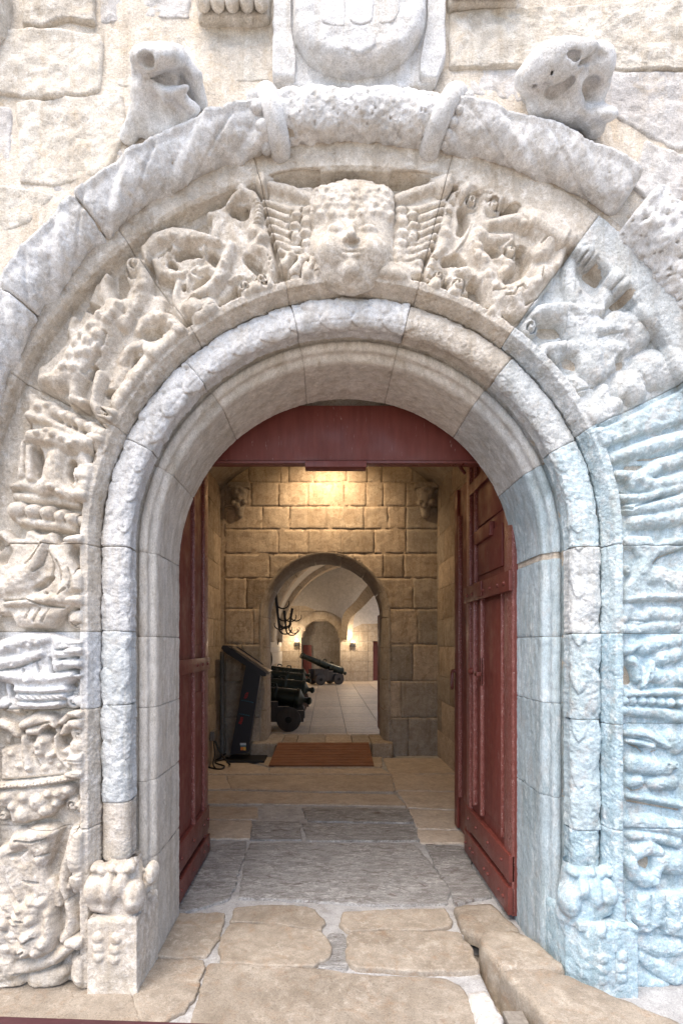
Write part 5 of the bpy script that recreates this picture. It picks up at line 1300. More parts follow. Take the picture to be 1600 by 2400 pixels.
# lintel
lin = empty('door_lintel', label='broad dark red lintel beam spanning the doorway under the arch crown', cat='lintel')
q = MB(); q.box(-.93, 1.09, .74, .86, PZ(1079, .74), PZ(950, .74), .006); q.build('beam', RED, lin, smooth=True)
q = MB(); q.box(-.90, 1.06, .735, .78, PZ(1079, .74)-.018, PZ(1079, .74)-.002, .002); q.build('strip', BAND_M, lin)
q = MB(); q.box(PX(715, .73), PX(858, .73), .715, .80, PZ(1096, .73), PZ(1080, .73)-.004, .003); q.build('closer_box', RED, lin, smooth=True)
q = MB(); q.tube([(PX(1055, .9), .76, PZ(1079, .8)-.02), (PX(1093, .9), .95, PZ(1090, .8))], .010, 8); q.build('hinge_rod', BAND_M, lin, smooth=True)
# rough stone soffit above the lintel
sof = empty('inner_lintel', label='rough grey stone over the red lintel beam, lit amber in the middle', cat='stone lintel')
zt = PZ(948, .78)
pts = [(-1.05, PZ(964, .78)), (1.2, PZ(964, .78)), (1.2, zt+.16), (.75, zt+.13), (.30, zt+.012), (.08, zt-.004), (-.10, zt+.010), (-.55, zt+.13), (-1.05, zt+.16)]
star_stone('stone', pts, lambda a, b, h: np.stack([a, .775-h, b], -1), sof, M['ashlar_grey'], step=.02, edge=.015, amp=.012, seed=4, depth=.16)

# ------------------------------------------------------------------ vestibule
YB = 5.2; XL, XR = -1.47, 1.54
bw = empty('arched_wall', label='tan ashlar wall with a round archway at the back of the vestibule', cat='wall')
AXc, AZc, AR = -.02, 1.93, .88
def clip_arch(x, z, r=AR, hw=AR):
    """push points out of the archway"""
    x = np.array(x, float); z = np.array(z, float)
    ins = (z <= AZc) & (np.abs(x-AXc) < hw)
    x = np.where(ins, AXc + np.sign(x-AXc)*hw, x)
    d = np.hypot(x-AXc, z-AZc); c = (z > AZc) & (d < r)
    k = np.where(c, r/np.maximum(d, 1e-6), 1)
    return AXc+(x-AXc)*k, AZc+(z-AZc)*k
def block(x0, x1, z0, z1, mat, par, y=YB, seed=0.0, amp=.006, gap=.002, edge=.0018, name='stone', rr=None):
    nx, nz = max(6, int((x1-x0)/.03)), max(6, int((z1-z0)/.03))
    gx = np.linspace(x0+gap/2, x1-gap/2, nx); gz = np.linspace(z0+gap/2, z1-gap/2, nz)
    X, Z = np.meshgrid(gx, gz, indexing='ij')
    P = np.stack([X, np.full_like(X, y), Z], -1)
    d = np.minimum(np.minimum(X-x0, x1-X), np.minimum(Z-z0, z1-Z)) - gap/2
    P[..., 0] += .006*fbm(P, 14, 2, seed); P[..., 2] += .006*fbm(P, 14, 2, seed+5)
    h = amp*fbm(P, 13, 4, seed) + edge_round(np.clip(d, 0, 1), edge)
    if rr is not None:
        x2, z2 = clip_arch(P[..., 0], P[..., 2], rr, rr)
        moved = np.hypot(x2-P[..., 0], z2-P[..., 2]).max(); P[..., 0], P[..., 2] = x2, z2
    P[..., 1] -= h
    V = P.reshape(-1, 3); F = grid_faces(nx, nz)
    A = V[F]; ar = np.linalg.norm(np.cross(A[:, 2]-A[:, 0], A[:, 3]-A[:, 1]), axis=1)
    F = F[ar > 1e-6]
    if len(F) == 0: return None
    idx = np.arange(nx*nz).reshape(nx, nz)
    ring = np.concatenate([idx[0, :-1], idx[:-1, -1], idx[-1, :0:-1], idx[:0:-1, 0]])
    B = V[ring].copy(); B[:, 1] += .04
    k = len(ring); a = ring; b = len(V)+np.arange(k)
    S = np.stack([a, b, np.roll(b, -1), np.roll(a, -1)], -1)
    return np_mesh(name, np.concatenate([V, B]), np.concatenate([F[:, ::1], S[:, ::-1]]), par, mat)
qx = lambda x: PX(400+x*.5357, YB); qz = lambda y: PZ(900+y*.5357, YB)
courses = [((250,330),(235,340,470,620,760,900,1040,1150,1180)), ((332,430),(235,340,480,515,625,770,860,925,1060,1180)), ((432,535),(235,350,470,600,760,855,930,1030,1180)), ((537,635),(235,400,520,680,845,950,1030,1180)),
           ((637,742),(235,470,600,745,890,1030,1180)), ((745,850),(235,430,560,680,800,930,1020,1180)), ((850,985),(235,330,460,880,1060,1180)), ((985,1140),(235,360,470,900,1080,1180)), ((1140,1300),(235,310,440,890,1060,1180)), ((1300,1460),(235,350,440,890,1010,1180)), ((1460,1640),(235,320,440,890,1040,1180))]
k = 0
for (ya, yb), xs in courses:
    for a, b in zip(xs[:-1], xs[1:]):
        x0, x1, z0, z1 = qx(a), qx(b), qz(yb), qz(ya)
        cx, cz = (x0+x1)/2, (z0+z1)/2
        if cz < AZc and abs(x0-AXc) < .85 and abs(x1-AXc) < .85: continue
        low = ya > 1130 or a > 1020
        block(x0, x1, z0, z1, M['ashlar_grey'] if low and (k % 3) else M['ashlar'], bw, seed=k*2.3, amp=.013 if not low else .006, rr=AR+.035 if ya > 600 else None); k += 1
# ring of voussoirs with a chamfered reveal
for i, (a, b) in enumerate([(-90, -62), (-62, -35), (-35, -10), (-10, 16), (16, 42), (42, 66), (66, 90)]):
    t = np.radians(np.linspace(a+.25, b-.25, 14)); prof = [(AR+.035, YB-.004), (AR+.02, YB-.006), (AR, YB+.01), (AR-.055, YB+.10), (AR-.06, YB+.55)]
    P = np.array([[(AXc+r*math.sin(x), y, AZc+r*math.cos(x)) for r, y in prof] for x in t])
    P += (.005*fbm(P, 15, 3, i))[..., None]
    o = grid_obj('arch_stone', P, (0, .05, 0), bw, M['ashlar_grey'])
for sx in (-1, 1):
    zs = [.19, .62, 1.05, 1.5, AZc]
    for z0, z1 in zip(zs[:-1], zs[1:]):
        P = np.array([[(AXc+sx*r, y, z) for r, y in prof] for z in np.linspace(z0+.004, z1-.004, 6)])
        P += (.004*fbm(P, 15, 3, z0))[..., None]
        grid_obj('arch_stone', P, (0, .05, 0), bw, M['ashlar_grey'])
# mortar core with the opening
tt = np.linspace(-1, 1, 81); V = []; 
inner = []; outer = []
for s in np.linspace(0, 1, 30): inner.append((AXc-AR-.004, AZc*s)); outer.append((-3.0, AZc*s))
for a in np.linspace(-90, 90, 41)[1:-1]:
    a = math.radians(a); inner.append((AXc+(AR+.004)*math.sin(a), AZc+(AR+.004)*math.cos(a)))
    kx = 3.0/max(abs(math.sin(a)), 1e-3); kz = 4.0/max(math.cos(a), 1e-3); kk = min(kx, kz); outer.append((AXc+kk*math.sin(a), AZc+kk*math.cos(a)))
for s in np.linspace(1, 0, 30): inner.append((AXc+AR+.004, AZc*s)); outer.append((3.0, AZc*s))
P = np.array([[(x0+(x1-x0)*w, YB+.0042, z0+(z1-z0)*w) for w in np.linspace(0, 1, 8)] for (x0, z0), (x1, z1) in zip(inner, outer)])
grid_obj('mortar', P, (0, .62, 0), bw, M['ashlar_joint'])
P2 = P.copy(); P2[..., 1] = YB+.70
grid_obj('rear_face', P2, (0, -.02, 0), bw, M['plaster'], flip=True)
# corbels carrying the vault
for sx, lab, (x0, x1) in ((-1, 'small carved corbel at the left end of the arched wall', (258, 350)), (1, 'small carved corbel at the right end of the arched wall', (1062, 1160))):
    r = empty('wall_corbel', label=lab, cat='corbel', group='corbels of the vestibule vault')
    X0, X1, Z0, Z1 = qx(x0), qx(x1), qz(560), qz(455)
    q = MB(); q.box(X0, X1, YB-.14, YB+.0, Z1-.03, Z1+.05, .012); q.build('abacus', M['ashlar_grey'], r, smooth=True)
    cx, w = (X0+X1)/2, (X1-X0)/2
    def fn(X, Y, Z, cx=cx, w=w, Z0=Z0, Z1=Z1):
        d = s_cap(X, Y, Z, (cx, YB-.02, Z0-.04), (cx, YB-.03, Z1-.04), w*.35, w*.82)
        for k_, (ax, az) in enumerate(((-.55, .3), (.5, .35), (0, .5), (-.3, .75), (.35, .75), (-.15, .2))):
            d = smin(d, s_sph(X, Y, Z, (cx+ax*w, YB-.10, Z0+(Z1-Z0)*az), w*.27), .012)
        for ax, az in ((-.25, .42), (.28, .5), (.0, .78)): d = ssub(d, s_sph(X, Y, Z, (cx+ax*w, YB-.15, Z0+(Z1-Z0)*az), w*.2), .008)
        return np.maximum(d + .005*fbm(np.stack([X, Y, Z], -1), 40, 3, 1.0), Z-(Z1-.005))
    sdf_obj('carved_basket', fn, (cx-w*1.3, YB-.24, Z0-.16), (cx+w*1.3, YB+.03, Z1+.02), .012, r, M['ashlar_grey'])
# side walls
def side_wall(name, label, x, sgn, mat_a, mat_b, y0=1.0):
    w = empty(name, label=label, cat='wall')
    z = 0.0; k = 0
    while z < 3.9:
        hh = [.36, .42, .34, .40][k % 4]; y = y0 - .3*(k % 2)
        while y < YB-.01:
            L = .62+.3*((k*7+int(y*10)) % 5)/5; yb = min(y+L, YB-.004)
            n_, m_ = max(4, int((yb-y)/.06)), 7
            gy = np.linspace(y+.004, yb-.004, n_); gz = np.linspace(z+.004, z+hh-.004, m_)
            Y, Z = np.meshgrid(gy, gz, indexing='ij'); P = np.stack([np.full_like(Y, x), Y, Z], -1)
            d = np.minimum(np.minimum(Y-y, yb-Y), np.minimum(Z-z, z+hh-Z))-.004
            P[..., 0] += sgn*(.008*fbm(P, 11, 3, k+y) + edge_round(np.clip(d, 0, 1), .008))
            grid_obj('stone', P, (-sgn*.03, 0, 0), w, mat_a if (k+int(y*3)) % 3 else mat_b, flip=sgn < 0)
            y = yb
        z += hh; k += 1
    q = MB(); q.box(min(x-sgn*.012, x-sgn*.4), max(x-sgn*.012, x-sgn*.4), .70, YB+.5, -.05, 4.0); q.build('mortar', M['ashlar_joint'], w)
    return w
side_wall('side_wall', 'amber-lit left side wall of the vestibule behind the kiosk', XL, 1, M['ashlar'], M['ashlar'], .9)
rw = side_wall('side_wall', 'pale right side wall of the vestibule beyond the open door', XR, -1, M['ashlar'], M['ashlar_grey'], .9)
# segmental vault
VZ, VR_ = 3.72, .62
hw = (XR-XL)/2; R_ = (hw*hw+VR_*VR_)/(2*VR_); vc = ((XL+XR)/2, VZ+VR_-R_); a0 = math.asin(hw/R_)
vault = empty('vestibule_vault', label='shallow grey stone vault over the vestibule', cat='vault')
P = np.array([[(vc[0]+R_*math.sin(a), y, vc[1]+R_*math.cos(a)) for y in np.linspace(.70, YB+.05, 40)] for a in np.linspace(-a0*1.02, a0*1.02, 40)])
P[..., 2] += .006*fbm(P, 6, 3, 2.0)
grid_obj('shell', P, (0, 0, .1), vault, M['ashlar_grey'], flip=False)
q = MB(); q.box(-2.2, 2.2, .68, YB+.7, 4.42, 4.6); q.build('fill', M['ashlar_grey'], vault)
# closing wall above and beside the doorway, inside face
inn = empty('inner_face', kind='structure')
P3 = []
for (x0, z0), (x1, z1) in zip([(XC-.99, s) for s in np.linspace(0, ZC, 20)] + [(XC+.99*math.sin(a), ZC+.99*math.cos(a)) for a in np.radians(np.linspace(-90, 90, 40)[1:-1])] + [(XC+.99, s) for s in np.linspace(ZC, 0, 20)],
                            [(-2.2, s) for s in np.linspace(0, ZC, 20)] + [(XC+min(2.3/max(abs(math.sin(a)), 1e-3), 2.6/max(math.cos(a), 1e-3))*math.sin(a), ZC+min(2.3/max(abs(math.sin(a)), 1e-3), 2.6/max(math.cos(a), 1e-3))*math.cos(a)) for a in np.radians(np.linspace(-90, 90, 40)[1:-1])] + [(2.4, s) for s in np.linspace(ZC, 0, 20)]):
    P3.append([(x0+(x1-x0)*w, .675, z0+(z1-z0)*w) for w in np.linspace(0, 1, 6)])
grid_obj('inner_wall', np.array(P3), (0, .02, 0), inn, M['ashlar_grey'], flip=True)
# step stones under the archway
stp = empty('threshold_step', label='low stone step under the inner archway behind the slatted ramp', cat='step')
xs = [-1.06, -.62, -.42, -.02, .36, .62, .92]
for i, (a, b) in enumerate(zip(xs[:-1], xs[1:])):
    star_stone('stone', [(a+.004, YB-.15), (b-.004, YB-.15), (b-.004, YB+.62), (a+.004, YB+.62)], lambda x, y, h: np.stack([x, y, .19+h], -1), stp, M['ashlar'] if i % 2 else M['ashlar_grey'], step=.03, edge=.012, amp=.005, seed=i, depth=.2)
# ramp of brown slats
ramp_o = empty('ramp', label='brown slatted wooden ramp leaning on the step of the inner archway', cat='ramp')
p0, p1, h0, h1 = Vector((0, 4.46, .022)), Vector((0, 5.05, .205)), (-.73, .60), (-.66, .575)
N_ = 9
for i in range(N_):
    a, b = i/N_, (i+1)/N_ - .012
    V = []
    for t, zo in ((a, 0), (b, 0)):
        c = p0.lerp(p1, t); x0 = h0[0]+(h1[0]-h0[0])*t; x1 = h0[1]+(h1[1]-h0[1])*t
        V += [(x0, c.y, c.z), (x1, c.y, c.z), (x0, c.y+.005, c.z-.022), (x1, c.y+.005, c.z-.022)]
    q = MB(); q.add(V, [(0, 1, 5, 4), (0, 2, 3, 1), (4, 5, 7, 6), (0, 4, 6, 2), (1, 3, 7, 5), (2, 6, 7, 3)]); q.build('slat', BROWN, ramp_o)
for xa, xb in ((-.70, -.66), (.54, .57)): q = MB(); q.prism([(4.45, .0), (5.04, .0), (5.04, .165), (4.47, .0)], xa, xb, lambda p, q_, x: (x, p, q_)); q.build('bearer', BLACKM, ramp_o)

# ------------------------------------------------------------------ kiosk, cables, socket, pipe
YK = 4.78
def ks(x, y): u, v = FS.p(x, y); return (PX(u, YK), PZ(v, YK))
kio = empty('information_kiosk', label='dark navy leaning information kiosk with a tilted screen top', cat='kiosk')
q = MB(); q.prism([ks(285,2125), ks(600,2090), ks(812,760), ks(560,590)], YK, YK+.14, lambda p, z, y: (p, y, z)); q.build('column', NAVY, kio)
q = MB(); q.prism([ks(165,240), ks(145,290), ks(190,350), ks(850,775), ks(910,770), ks(915,715), ks(240,245)], YK-.03, YK+.42, lambda p, z, y: (p, y, z)); q.build('head', NAVY, kio)
q = MB(); q.prism([ks(300,275), ks(320,262), ks(970,700), ks(920,745)], YK-.0, YK+.38, lambda p, z, y: (p, y, z)); sc_ = q.build('screen', SCREEN, kio)
q = MB(); q.prism([ks(335,270), ks(345,262), ks(800,575), ks(790,592)], YK+.30, YK+.385, lambda p, z, y: (p, y, z)); q.build('screen_rim', NAVY, kio)
q = MB(); b0, b1 = ks(250,2150), ks(890,2150); q.box(b0[0], b1[0], YK-.10, YK+.30, .0, .03, .004); q.build('base_plate', BLACKM, kio)
def kprint(nm, x0, y0, x1, y1, mat, h):
    a, b = ks(x0, y0), ks(x1, y1); d = Vector((b[0]-a[0], 0, b[1]-a[1])); L = d.length; d.normalize(); nz = Vector((-d.z, 0, d.x))
    return a, d, nz, L
def glyphs(nm, x0, y0, x1, y1, h, mat, seed, cnt):
    r_ = random.Random(seed); a, d, nz, L = kprint(nm, x0, y0, x1, y1, mat, h); q = MB(); o = Vector((a[0], YK-.003, a[1]))
    for i in range(cnt):
        s = L*i/cnt; w = L/cnt*.78; 
        for (p0_, p1_, q0, q1) in r_.sample([(0, .25, 0, 1), (.75, 1, 0, 1), (0, 1, 0, .22), (0, 1, .78, 1), (0, 1, .4, .6)], 3):
            V = [o + d*(s+w*pp) + nz*(h*qq) for pp, qq in ((p0_, q0), (p1_, q0), (p1_, q1), (p0_, q1))]
            V = V + [v + Vector((0, .002, 0)) for v in V]
            q.add(V, [(0, 1, 2, 3), (7, 6, 5, 4), (0, 4, 5, 1), (1, 5, 6, 2), (2, 6, 7, 3), (3, 7, 4, 0)])
    return q.build(nm, mat, kio)
glyphs('red_print', 575, 1165, 608, 1045, .036, PRED, 3, 3); glyphs('red_print', 480, 1600, 525, 1480, .036, PRED, 5, 3)
glyphs('teal_print', 480, 1190, 690, 1232, .014, PTEAL, 7, 12); glyphs('teal_print', 445, 1425, 628, 1462, .014, PTEAL, 9, 9)
for nm, x0, y0, x1, y1, mt in (('sticker', 462, 1920, 565, 1960, PWHITE), ('sticker', 466, 1962, 565, 1985, PTEAL), ('sticker', 470, 1987, 520, 2045, PORNG), ('sticker', 522, 1985, 560, 2048, PYEL)):
    a, b = ks(x0, y1), ks(x1, y0); q = MB(); q.box(a[0], b[0], YK-.003, YK-.0005, a[1], b[1]); q.build(nm, mt, kio)
cab = MB()
def gi(x, y, z=.012):
    u, v = FI.p(x, y); a = ground(u, v, z); return (a[0], min(a[1], 5.0), z)
def curve(pts, n=8):
    pts = [Vector(p) for p in pts]; out = []
    for i in range(len(pts)-1):
        p0_, p1_, p2_, p3_ = pts[max(i-1, 0)], pts[i], pts[i+1], pts[min(i+2, len(pts)-1)]
        for k in range(n):
            t = k/n; out.append(.5*((2*p1_)+(p2_-p0_)*t+(2*p0_-5*p1_+4*p2_-p3_)*t*t+(3*p1_-p0_-3*p2_+p3_)*t**3))
    return out+[pts[-1]]
cab.tube(curve([(XL+.05, 4.50, .33), (XL+.12, 4.48, .18), (XL+.25, 4.45, .03), gi(180,1805), gi(240,1822)]), .011, 7)
cab.tube(curve([gi(215,1725, .06), gi(160,1770), gi(120,1810), gi(20,1850), gi(-60,1880)]), .010, 7)
cab.tube(curve([gi(200,1812), gi(100,1830), gi(95,1848), gi(160,1870), gi(150,1892), gi(100,1895), gi(30,1882), gi(-40,1870)]), .010, 7)
cab.tube(curve([(XL+.04, 4.48, .33), (XL+.06, 4.45, .16), (XL+.05, 4.40, .05), (XL+.10, 4.30, .015)]), .010, 7)
tag(cab.build('power_cable', BLACKM, None, smooth=True), 'black cables looped on the floor beside the kiosk foot', 'cable')
so = empty('socket_box', label='small grey socket box low on the left vestibule wall', cat='socket')
q = MB(); q.box(XL+.004, XL+.06, 4.43, 4.60, .33, .45, .006); q.build('box', PIPE, so); q = MB(); q.box(XL+.06, XL+.068, 4.46, 4.57, .355, .425, .003); q.build('cover', PIPE, so)
q = MB(); q.tube([(XL+.03, YB-.10, 0.0), (XL+.03, YB-.10, 1.45)], .028, 12)
tag(q.build('pipe', PIPE, None, smooth=True), 'grey vertical pipe in the left corner behind the kiosk', 'pipe')

# ------------------------------------------------------------------ the gun hall beyond
YF = 20.35; HX0 = -1.85
hall_floor = empty('hall_floor', kind='structure', label='pale square floor tiles of the gun hall')
TS = .66
tm = None
for i in range(-4, 9):
    for j in range(0, 23):
        x = .02 + i*TS; y = 5.85 + j*TS
        if tm is None:
            q = MB(); q.box(-TS/2+.006, TS/2-.006, -TS/2+.006, TS/2-.006, -.03, 0, .004); o = q.build('tile', M['tile'], hall_floor); tm = o; o.location = (x, y+TS/2, .0)
        elif len(hall_floor.children) < 299:
            o = tm.copy(); COL.objects.link(o); o.parent = hall_floor; o.location = (x + (.0 if j % 2 == 0 else .0), y+TS/2, rng.uniform(-.001, .002))
q = MB(); q.box(-6, 14, 5.85, 26, -.06, -.012); q.build('floor_bed', M['ashlar_joint'], hall_floor)
hw_ = empty('hall_left_wall', label='pale left wall of the gun hall behind the row of cannons', cat='wall')
for j in range(10):
    y0 = 6.0+j*1.45
    for kz in range(5):
        q = MB(); q.box(HX0-.5, HX0 + (.0 if kz % 2 else .004), y0+.004+(.3 if kz % 2 else 0), y0+1.446+(.3 if kz % 2 else 0), kz*.42+.003, kz*.42+.417, .006)
        q.build('stone', M['rib'] if (j+kz) % 4 == 0 else M['plaster'], hw_)
HV = empty('hall_vault', label='white plaster barrel vault with stone ribs over the gun hall', cat='vault')
VX, VZc, VRad = 1.25, 1.72, 3.10
def arc_shell(name, r0, r1, y0, y1, mat, a_lo=-92, a_hi=40, n=40, label=None):
    t = np.radians(np.linspace(a_lo, a_hi, n)); V = []
    prof = [(r1, y0), (r0, y0), (r0, y1), (r1, y1)]
    P = np.array([[(VX+r*math.sin(a), y, VZc+r*math.cos(a)) for r, y in prof] for a in t])
    P[..., 2] += .01*fbm(P, 3, 2, y0)
    return grid_obj(name, P, (0, 0, 0), HV, mat, flip=True, skirt=False)
for yy in (7.4, 11.0, 14.6, 18.2):
    for i, (a, b) in enumerate([(-92, -70), (-70, -48), (-48, -26), (-26, -4), (-4, 18), (18, 30)]):
        arc_shell('rib_stone', VRad-.16, VRad+.05, yy, yy+.75, M['rib'], a+.2, b-.2, 9)
arc_shell('web', VRad, VRad+.12, 5.9, 20.5, M['plaster'], -95, 26, 60)
fw = empty('hall_far_wall', label='far stone wall of the gun hall with a dark arched niche', cat='wall')
hu = lambda x: PX(600+x*.19133, YF); hz = lambda y: PZ(1330+y*.19133, YF)
nx0, nx1, nzs = hu(560), hu(1022), hz(860)
ncx, nr = (nx0+nx1)/2, (nx1-nx0)/2
# blocks round the niche
zc = [0.0, .42, .84, 1.26, 1.68, 2.10, 2.52, 2.94, 3.36, 3.8, 4.3]
k = 0
def niche_hit(x0, x1, z0, z1):
    return x1 > nx0 and x0 < nx1 and z0 < nzs+nr+.0
for z0, z1 in zip(zc[:-1], zc[1:]):
    x = -2.6 + .2*(k % 2)
    while x < 6:
        w = .62 + .1*((k*5) % 3); x1 = min(x+w, 6)
        segs_ = [(x, x1)]
        if z0 < nzs+nr:
            zz = max(0, (z0+z1)/2-nzs); half = math.sqrt(max(0, nr*nr-zz*zz)) + .02 if zz < nr else 0
            a, b = ncx-half, ncx+half; out = []
            for s0, s1 in segs_:
                if s1 <= a or s0 >= b or half == 0: out.append((s0, s1)); continue
                if s0 < a: out.append((s0, a))
                if s1 > b: out.append((b, s1))
            segs_ = out
        dx0 = hu(1432)
        for s0, s1 in segs_:
            if z1 <= 1.9 and s1 > dx0: s1 = min(s1, dx0) if s0 < dx0 else s0
            if s1-s0 > .05:
                q = MB(); q.box(s0+.004, s1-.004, YF, YF+.6, z0+.004, z1-.004, .008); q.build('stone', M['rib'] if z0 < 2.6 or True else M['plaster'], fw)
        x = x1; k += 1
for i, (a, b) in enumerate([(-90, -55), (-55, -20), (-20, 15), (15, 50), (50, 90)]):
    t = np.radians(np.linspace(a+.4, b-.4, 8)); P = np.array([[(ncx+r*math.sin(x), y, nzs+r*math.cos(x)) for r, y in ((nr+.30, YF-.02), (nr-.01, YF-.02), (nr-.03, YF+1.2))] for x in t])
    grid_obj('arch_stone', P, (0, .1, 0), fw, M['rib'])
q = MB(); q.box(nx0-.3, nx1+.3, YF+1.2, YF+1.3, 0, 3.2); q.build('niche_back', M['ashlar_grey'], fw)
q = MB(); q.box(nx0-.1, nx0-.02, YF+.02, YF+1.2, 0, 2.6); q.box(nx1+.02, nx1+.1, YF+.02, YF+1.2, 0, 2.6); q.build('niche_side', M['ashlar_grey'], fw)
q = MB(); q.box(hu(1440), 6, YF+.9, YF+1.0, 0, 2.6); q.build('recess_back', M['ashlar_grey'], fw)
# plaster above the far wall's stone zone and the rib springing from the pier
q = MB(); q.prism([(hu(735), hz(525)), (hu(850), hz(532)), (hu(950), hz(570)), (hu(1035), hz(620)), (hu(1062), hz(800)), (hu(1300), hz(690)), (hu(1420), hz(690)), (6, hz(640)), (6, 5), (-2, 5), (-2, hz(470)), (hu(600), hz(470))], YF-.03, YF-.008, lambda p, z, y: (p, y, z)); q.build('plaster_field', M['plaster'], fw)
rb = [Vector((hu(1110), YF-.1, hz(860))), Vector((hu(1125), YF-.9, hz(600))), Vector((PX(600+1290*.19133, 17.0), 17.0, PZ(1330+420*.19133, 17.0))), Vector((PX(600+1480*.19133, 13.5), 13.5, PZ(1330+200*.19133, 13.5))), Vector((2.4, 11.0, 4.3))]
cv = curve(rb, 5)
for i in range(0, len(cv)-2, 2):
    q = MB(); q.tube([cv[i].lerp(cv[i+1], .02), cv[i+1], cv[i+2].lerp(cv[i+1], .02)], [.24, .24, .24], 4); q.build('rib_stone', M['rib'], HV)
def red_door(x0, x1, z1, y, label):
    r = empty('red_door', label=label, cat='door')
    q = MB(); q.box(x0, x1, y, y+.06, .0, z1, .005); q.build('board', RED, r)
    for k_ in range(2): q = MB(); q.box(x0+.06, x1-.06, y-.015, y-.001, .15+z1*.48*k_, z1*.44+z1*.48*k_, .004); q.build('panel', RED, r)
red_door(nx0+.02, hu(672), hz(950), YF+1.0, 'dark red door standing open at the left of the far niche')
red_door(hu(1440), hu(1560), hz(905), YF+.5, 'dark red door at the right edge of the inner archway view')
# edge-on inner door leaves of the archway
for x0, x1, lab in ((-.945, -.918, 'thin edge of an open red door leaf at the left of the inner archway'), (.838, .868, 'thin edge of an open red door leaf at the right of the inner archway')):
    r = empty('inner_door', label=lab, cat='door leaf')
    q = MB(); q.box(x0, x1, 5.86, 6.55, .19, 2.02, .004); q.build('board', RED, r); q = MB(); q.box(x0-.004, x1+.004, 5.85, 5.859, .19, 2.02, .002); q.build('edge_strip', REDE, r)
# wall lamps
def sconce(x, y_, lab):
    r = empty('wall_lamp', label=lab, cat='wall lamp', group='lit wall lamps in the hall')
    X, Z = hu(x), hz(y_)
    q = MB(); q.box(X-.09, X+.09, YF-.20, YF-.04, Z-.19, Z-.02, .01); q.build('housing', IRON, r)
    q = MB(); q.box(X-.065, X+.065, YF-.175, YF-.045, Z-.018, Z+.045, .008); q.build('bulb', plain_mat('warm_lamp_glass', (1, .9, .7), .4, 0, (1.0, .82, .52), 4.0), r)
    ld = bpy.data.lights.new('lamp_light', 'POINT'); ld.energy = 15; ld.color = (1.0, .80, .58); ld.shadow_soft_size = .06
    lo_ = bpy.data.objects.new('lamp_light', ld); COL.objects.link(lo_); lo_.parent = r; lo_.location = (X, YF-.55, Z+.12)
sconce(503, 905, 'lit wall lamp left of the far niche'); sconce(1180, 915, 'lit wall lamp right of the far niche')
# hook racks
def hooks(x0, y0, x1, y1, hk, lab, yw, k):
    r = empty('hook_rack', label=lab, cat='hook rack', group='iron hook racks hanging in the hall')
    def w(x, y): u, v = FH.p(x, y); return Vector((PX(u, yw), yw, PZ(v, yw)))
    a, b = w(x0, y0), w(x1, y1); q = MB(); q.tube([a, b], [.055*k, .035*k], 8); q.build('bar', IRON, r, smooth=True)
    for t, s in hk:
        c = a.lerp(b, t); pts = [c + Vector((.0+s*.26*math.sin(x)*.9, 0, -.20*(1-math.cos(x*1.0))*.6+.0)) for x in np.linspace(0, 2.6, 12)]
        pts = [c + Vector((s*.17*(1-math.cos(x)), 0, -.15*math.sin(x))) for x in np.linspace(0, 3.5, 14)]
        q = MB(); q.tube(pts, [.032*k*(1-.5*i/13) for i in range(14)], 7); q.build('hook', IRON, r, smooth=True)
hooks(240, 320, 285, 750, [(.27, 1), (.62, 1), (.84, 1), (1.0, 1)], 'longest iron hook rack, nearest the archway edge', 12.5, .8)
hooks(345, 530, 370, 770, [(.3, 1), (.7, -1), (1.0, 1)], 'short middle iron hook rack between two others', 14.0, .8)
hooks(445, 500, 405, 750, [(.4, 1), (.7, -1), (1.0, 1)], 'right-hand iron hook rack, tilted the other way', 15.5, .8)
q = MB(); q.box(8.5, 8.9, 5.0, 23.0, -.05, 7.0); tag(q.build('added_bounce_wall', M['wall'], None), 'unseen cream wall added to bounce warm light into the gun hall', 'wall')  # out of view, added to block blue sky and bounce warm light inside
# small plates and an iron ring on the left wall
for x, y_, w_, lab in ((172, 912, 34, 'small dull plate on the hall wall, nearest the archway edge'), (257, 908, 28, 'small dull plate on the hall wall, second from the archway edge')):
    u0, v0 = FH.p(x, y_); q = MB(); yy = 16.6 if x < 200 else 18.2
    cxp = HX0 + .0; 
    q.prism([(PX(u0, yy)-.085, PZ(v0, yy)-.12), (PX(u0, yy)+.05, PZ(v0, yy)-.12), (PX(u0, yy)+.085, PZ(v0, yy)+.12), (PX(u0, yy)-.05, PZ(v0, yy)+.12)], yy, yy+.03, lambda p, z, y: (p, y, z))
    tag(q.build('wall_plate', PLAQ, None), lab, 'plate')
u0, v0 = FH.p(160, 1120); q = MB(); q.tube([(PX(u0, 9)+.055*math.sin(a), 9.0, PZ(v0, 9)+.16*math.cos(a)) for a in np.linspace(0, 2*math.pi, 25)], .016, 8, False)
tag(q.build('iron_ring', IRON, None, smooth=True), 'iron ring hanging just inside the left of the inner archway', 'ring')
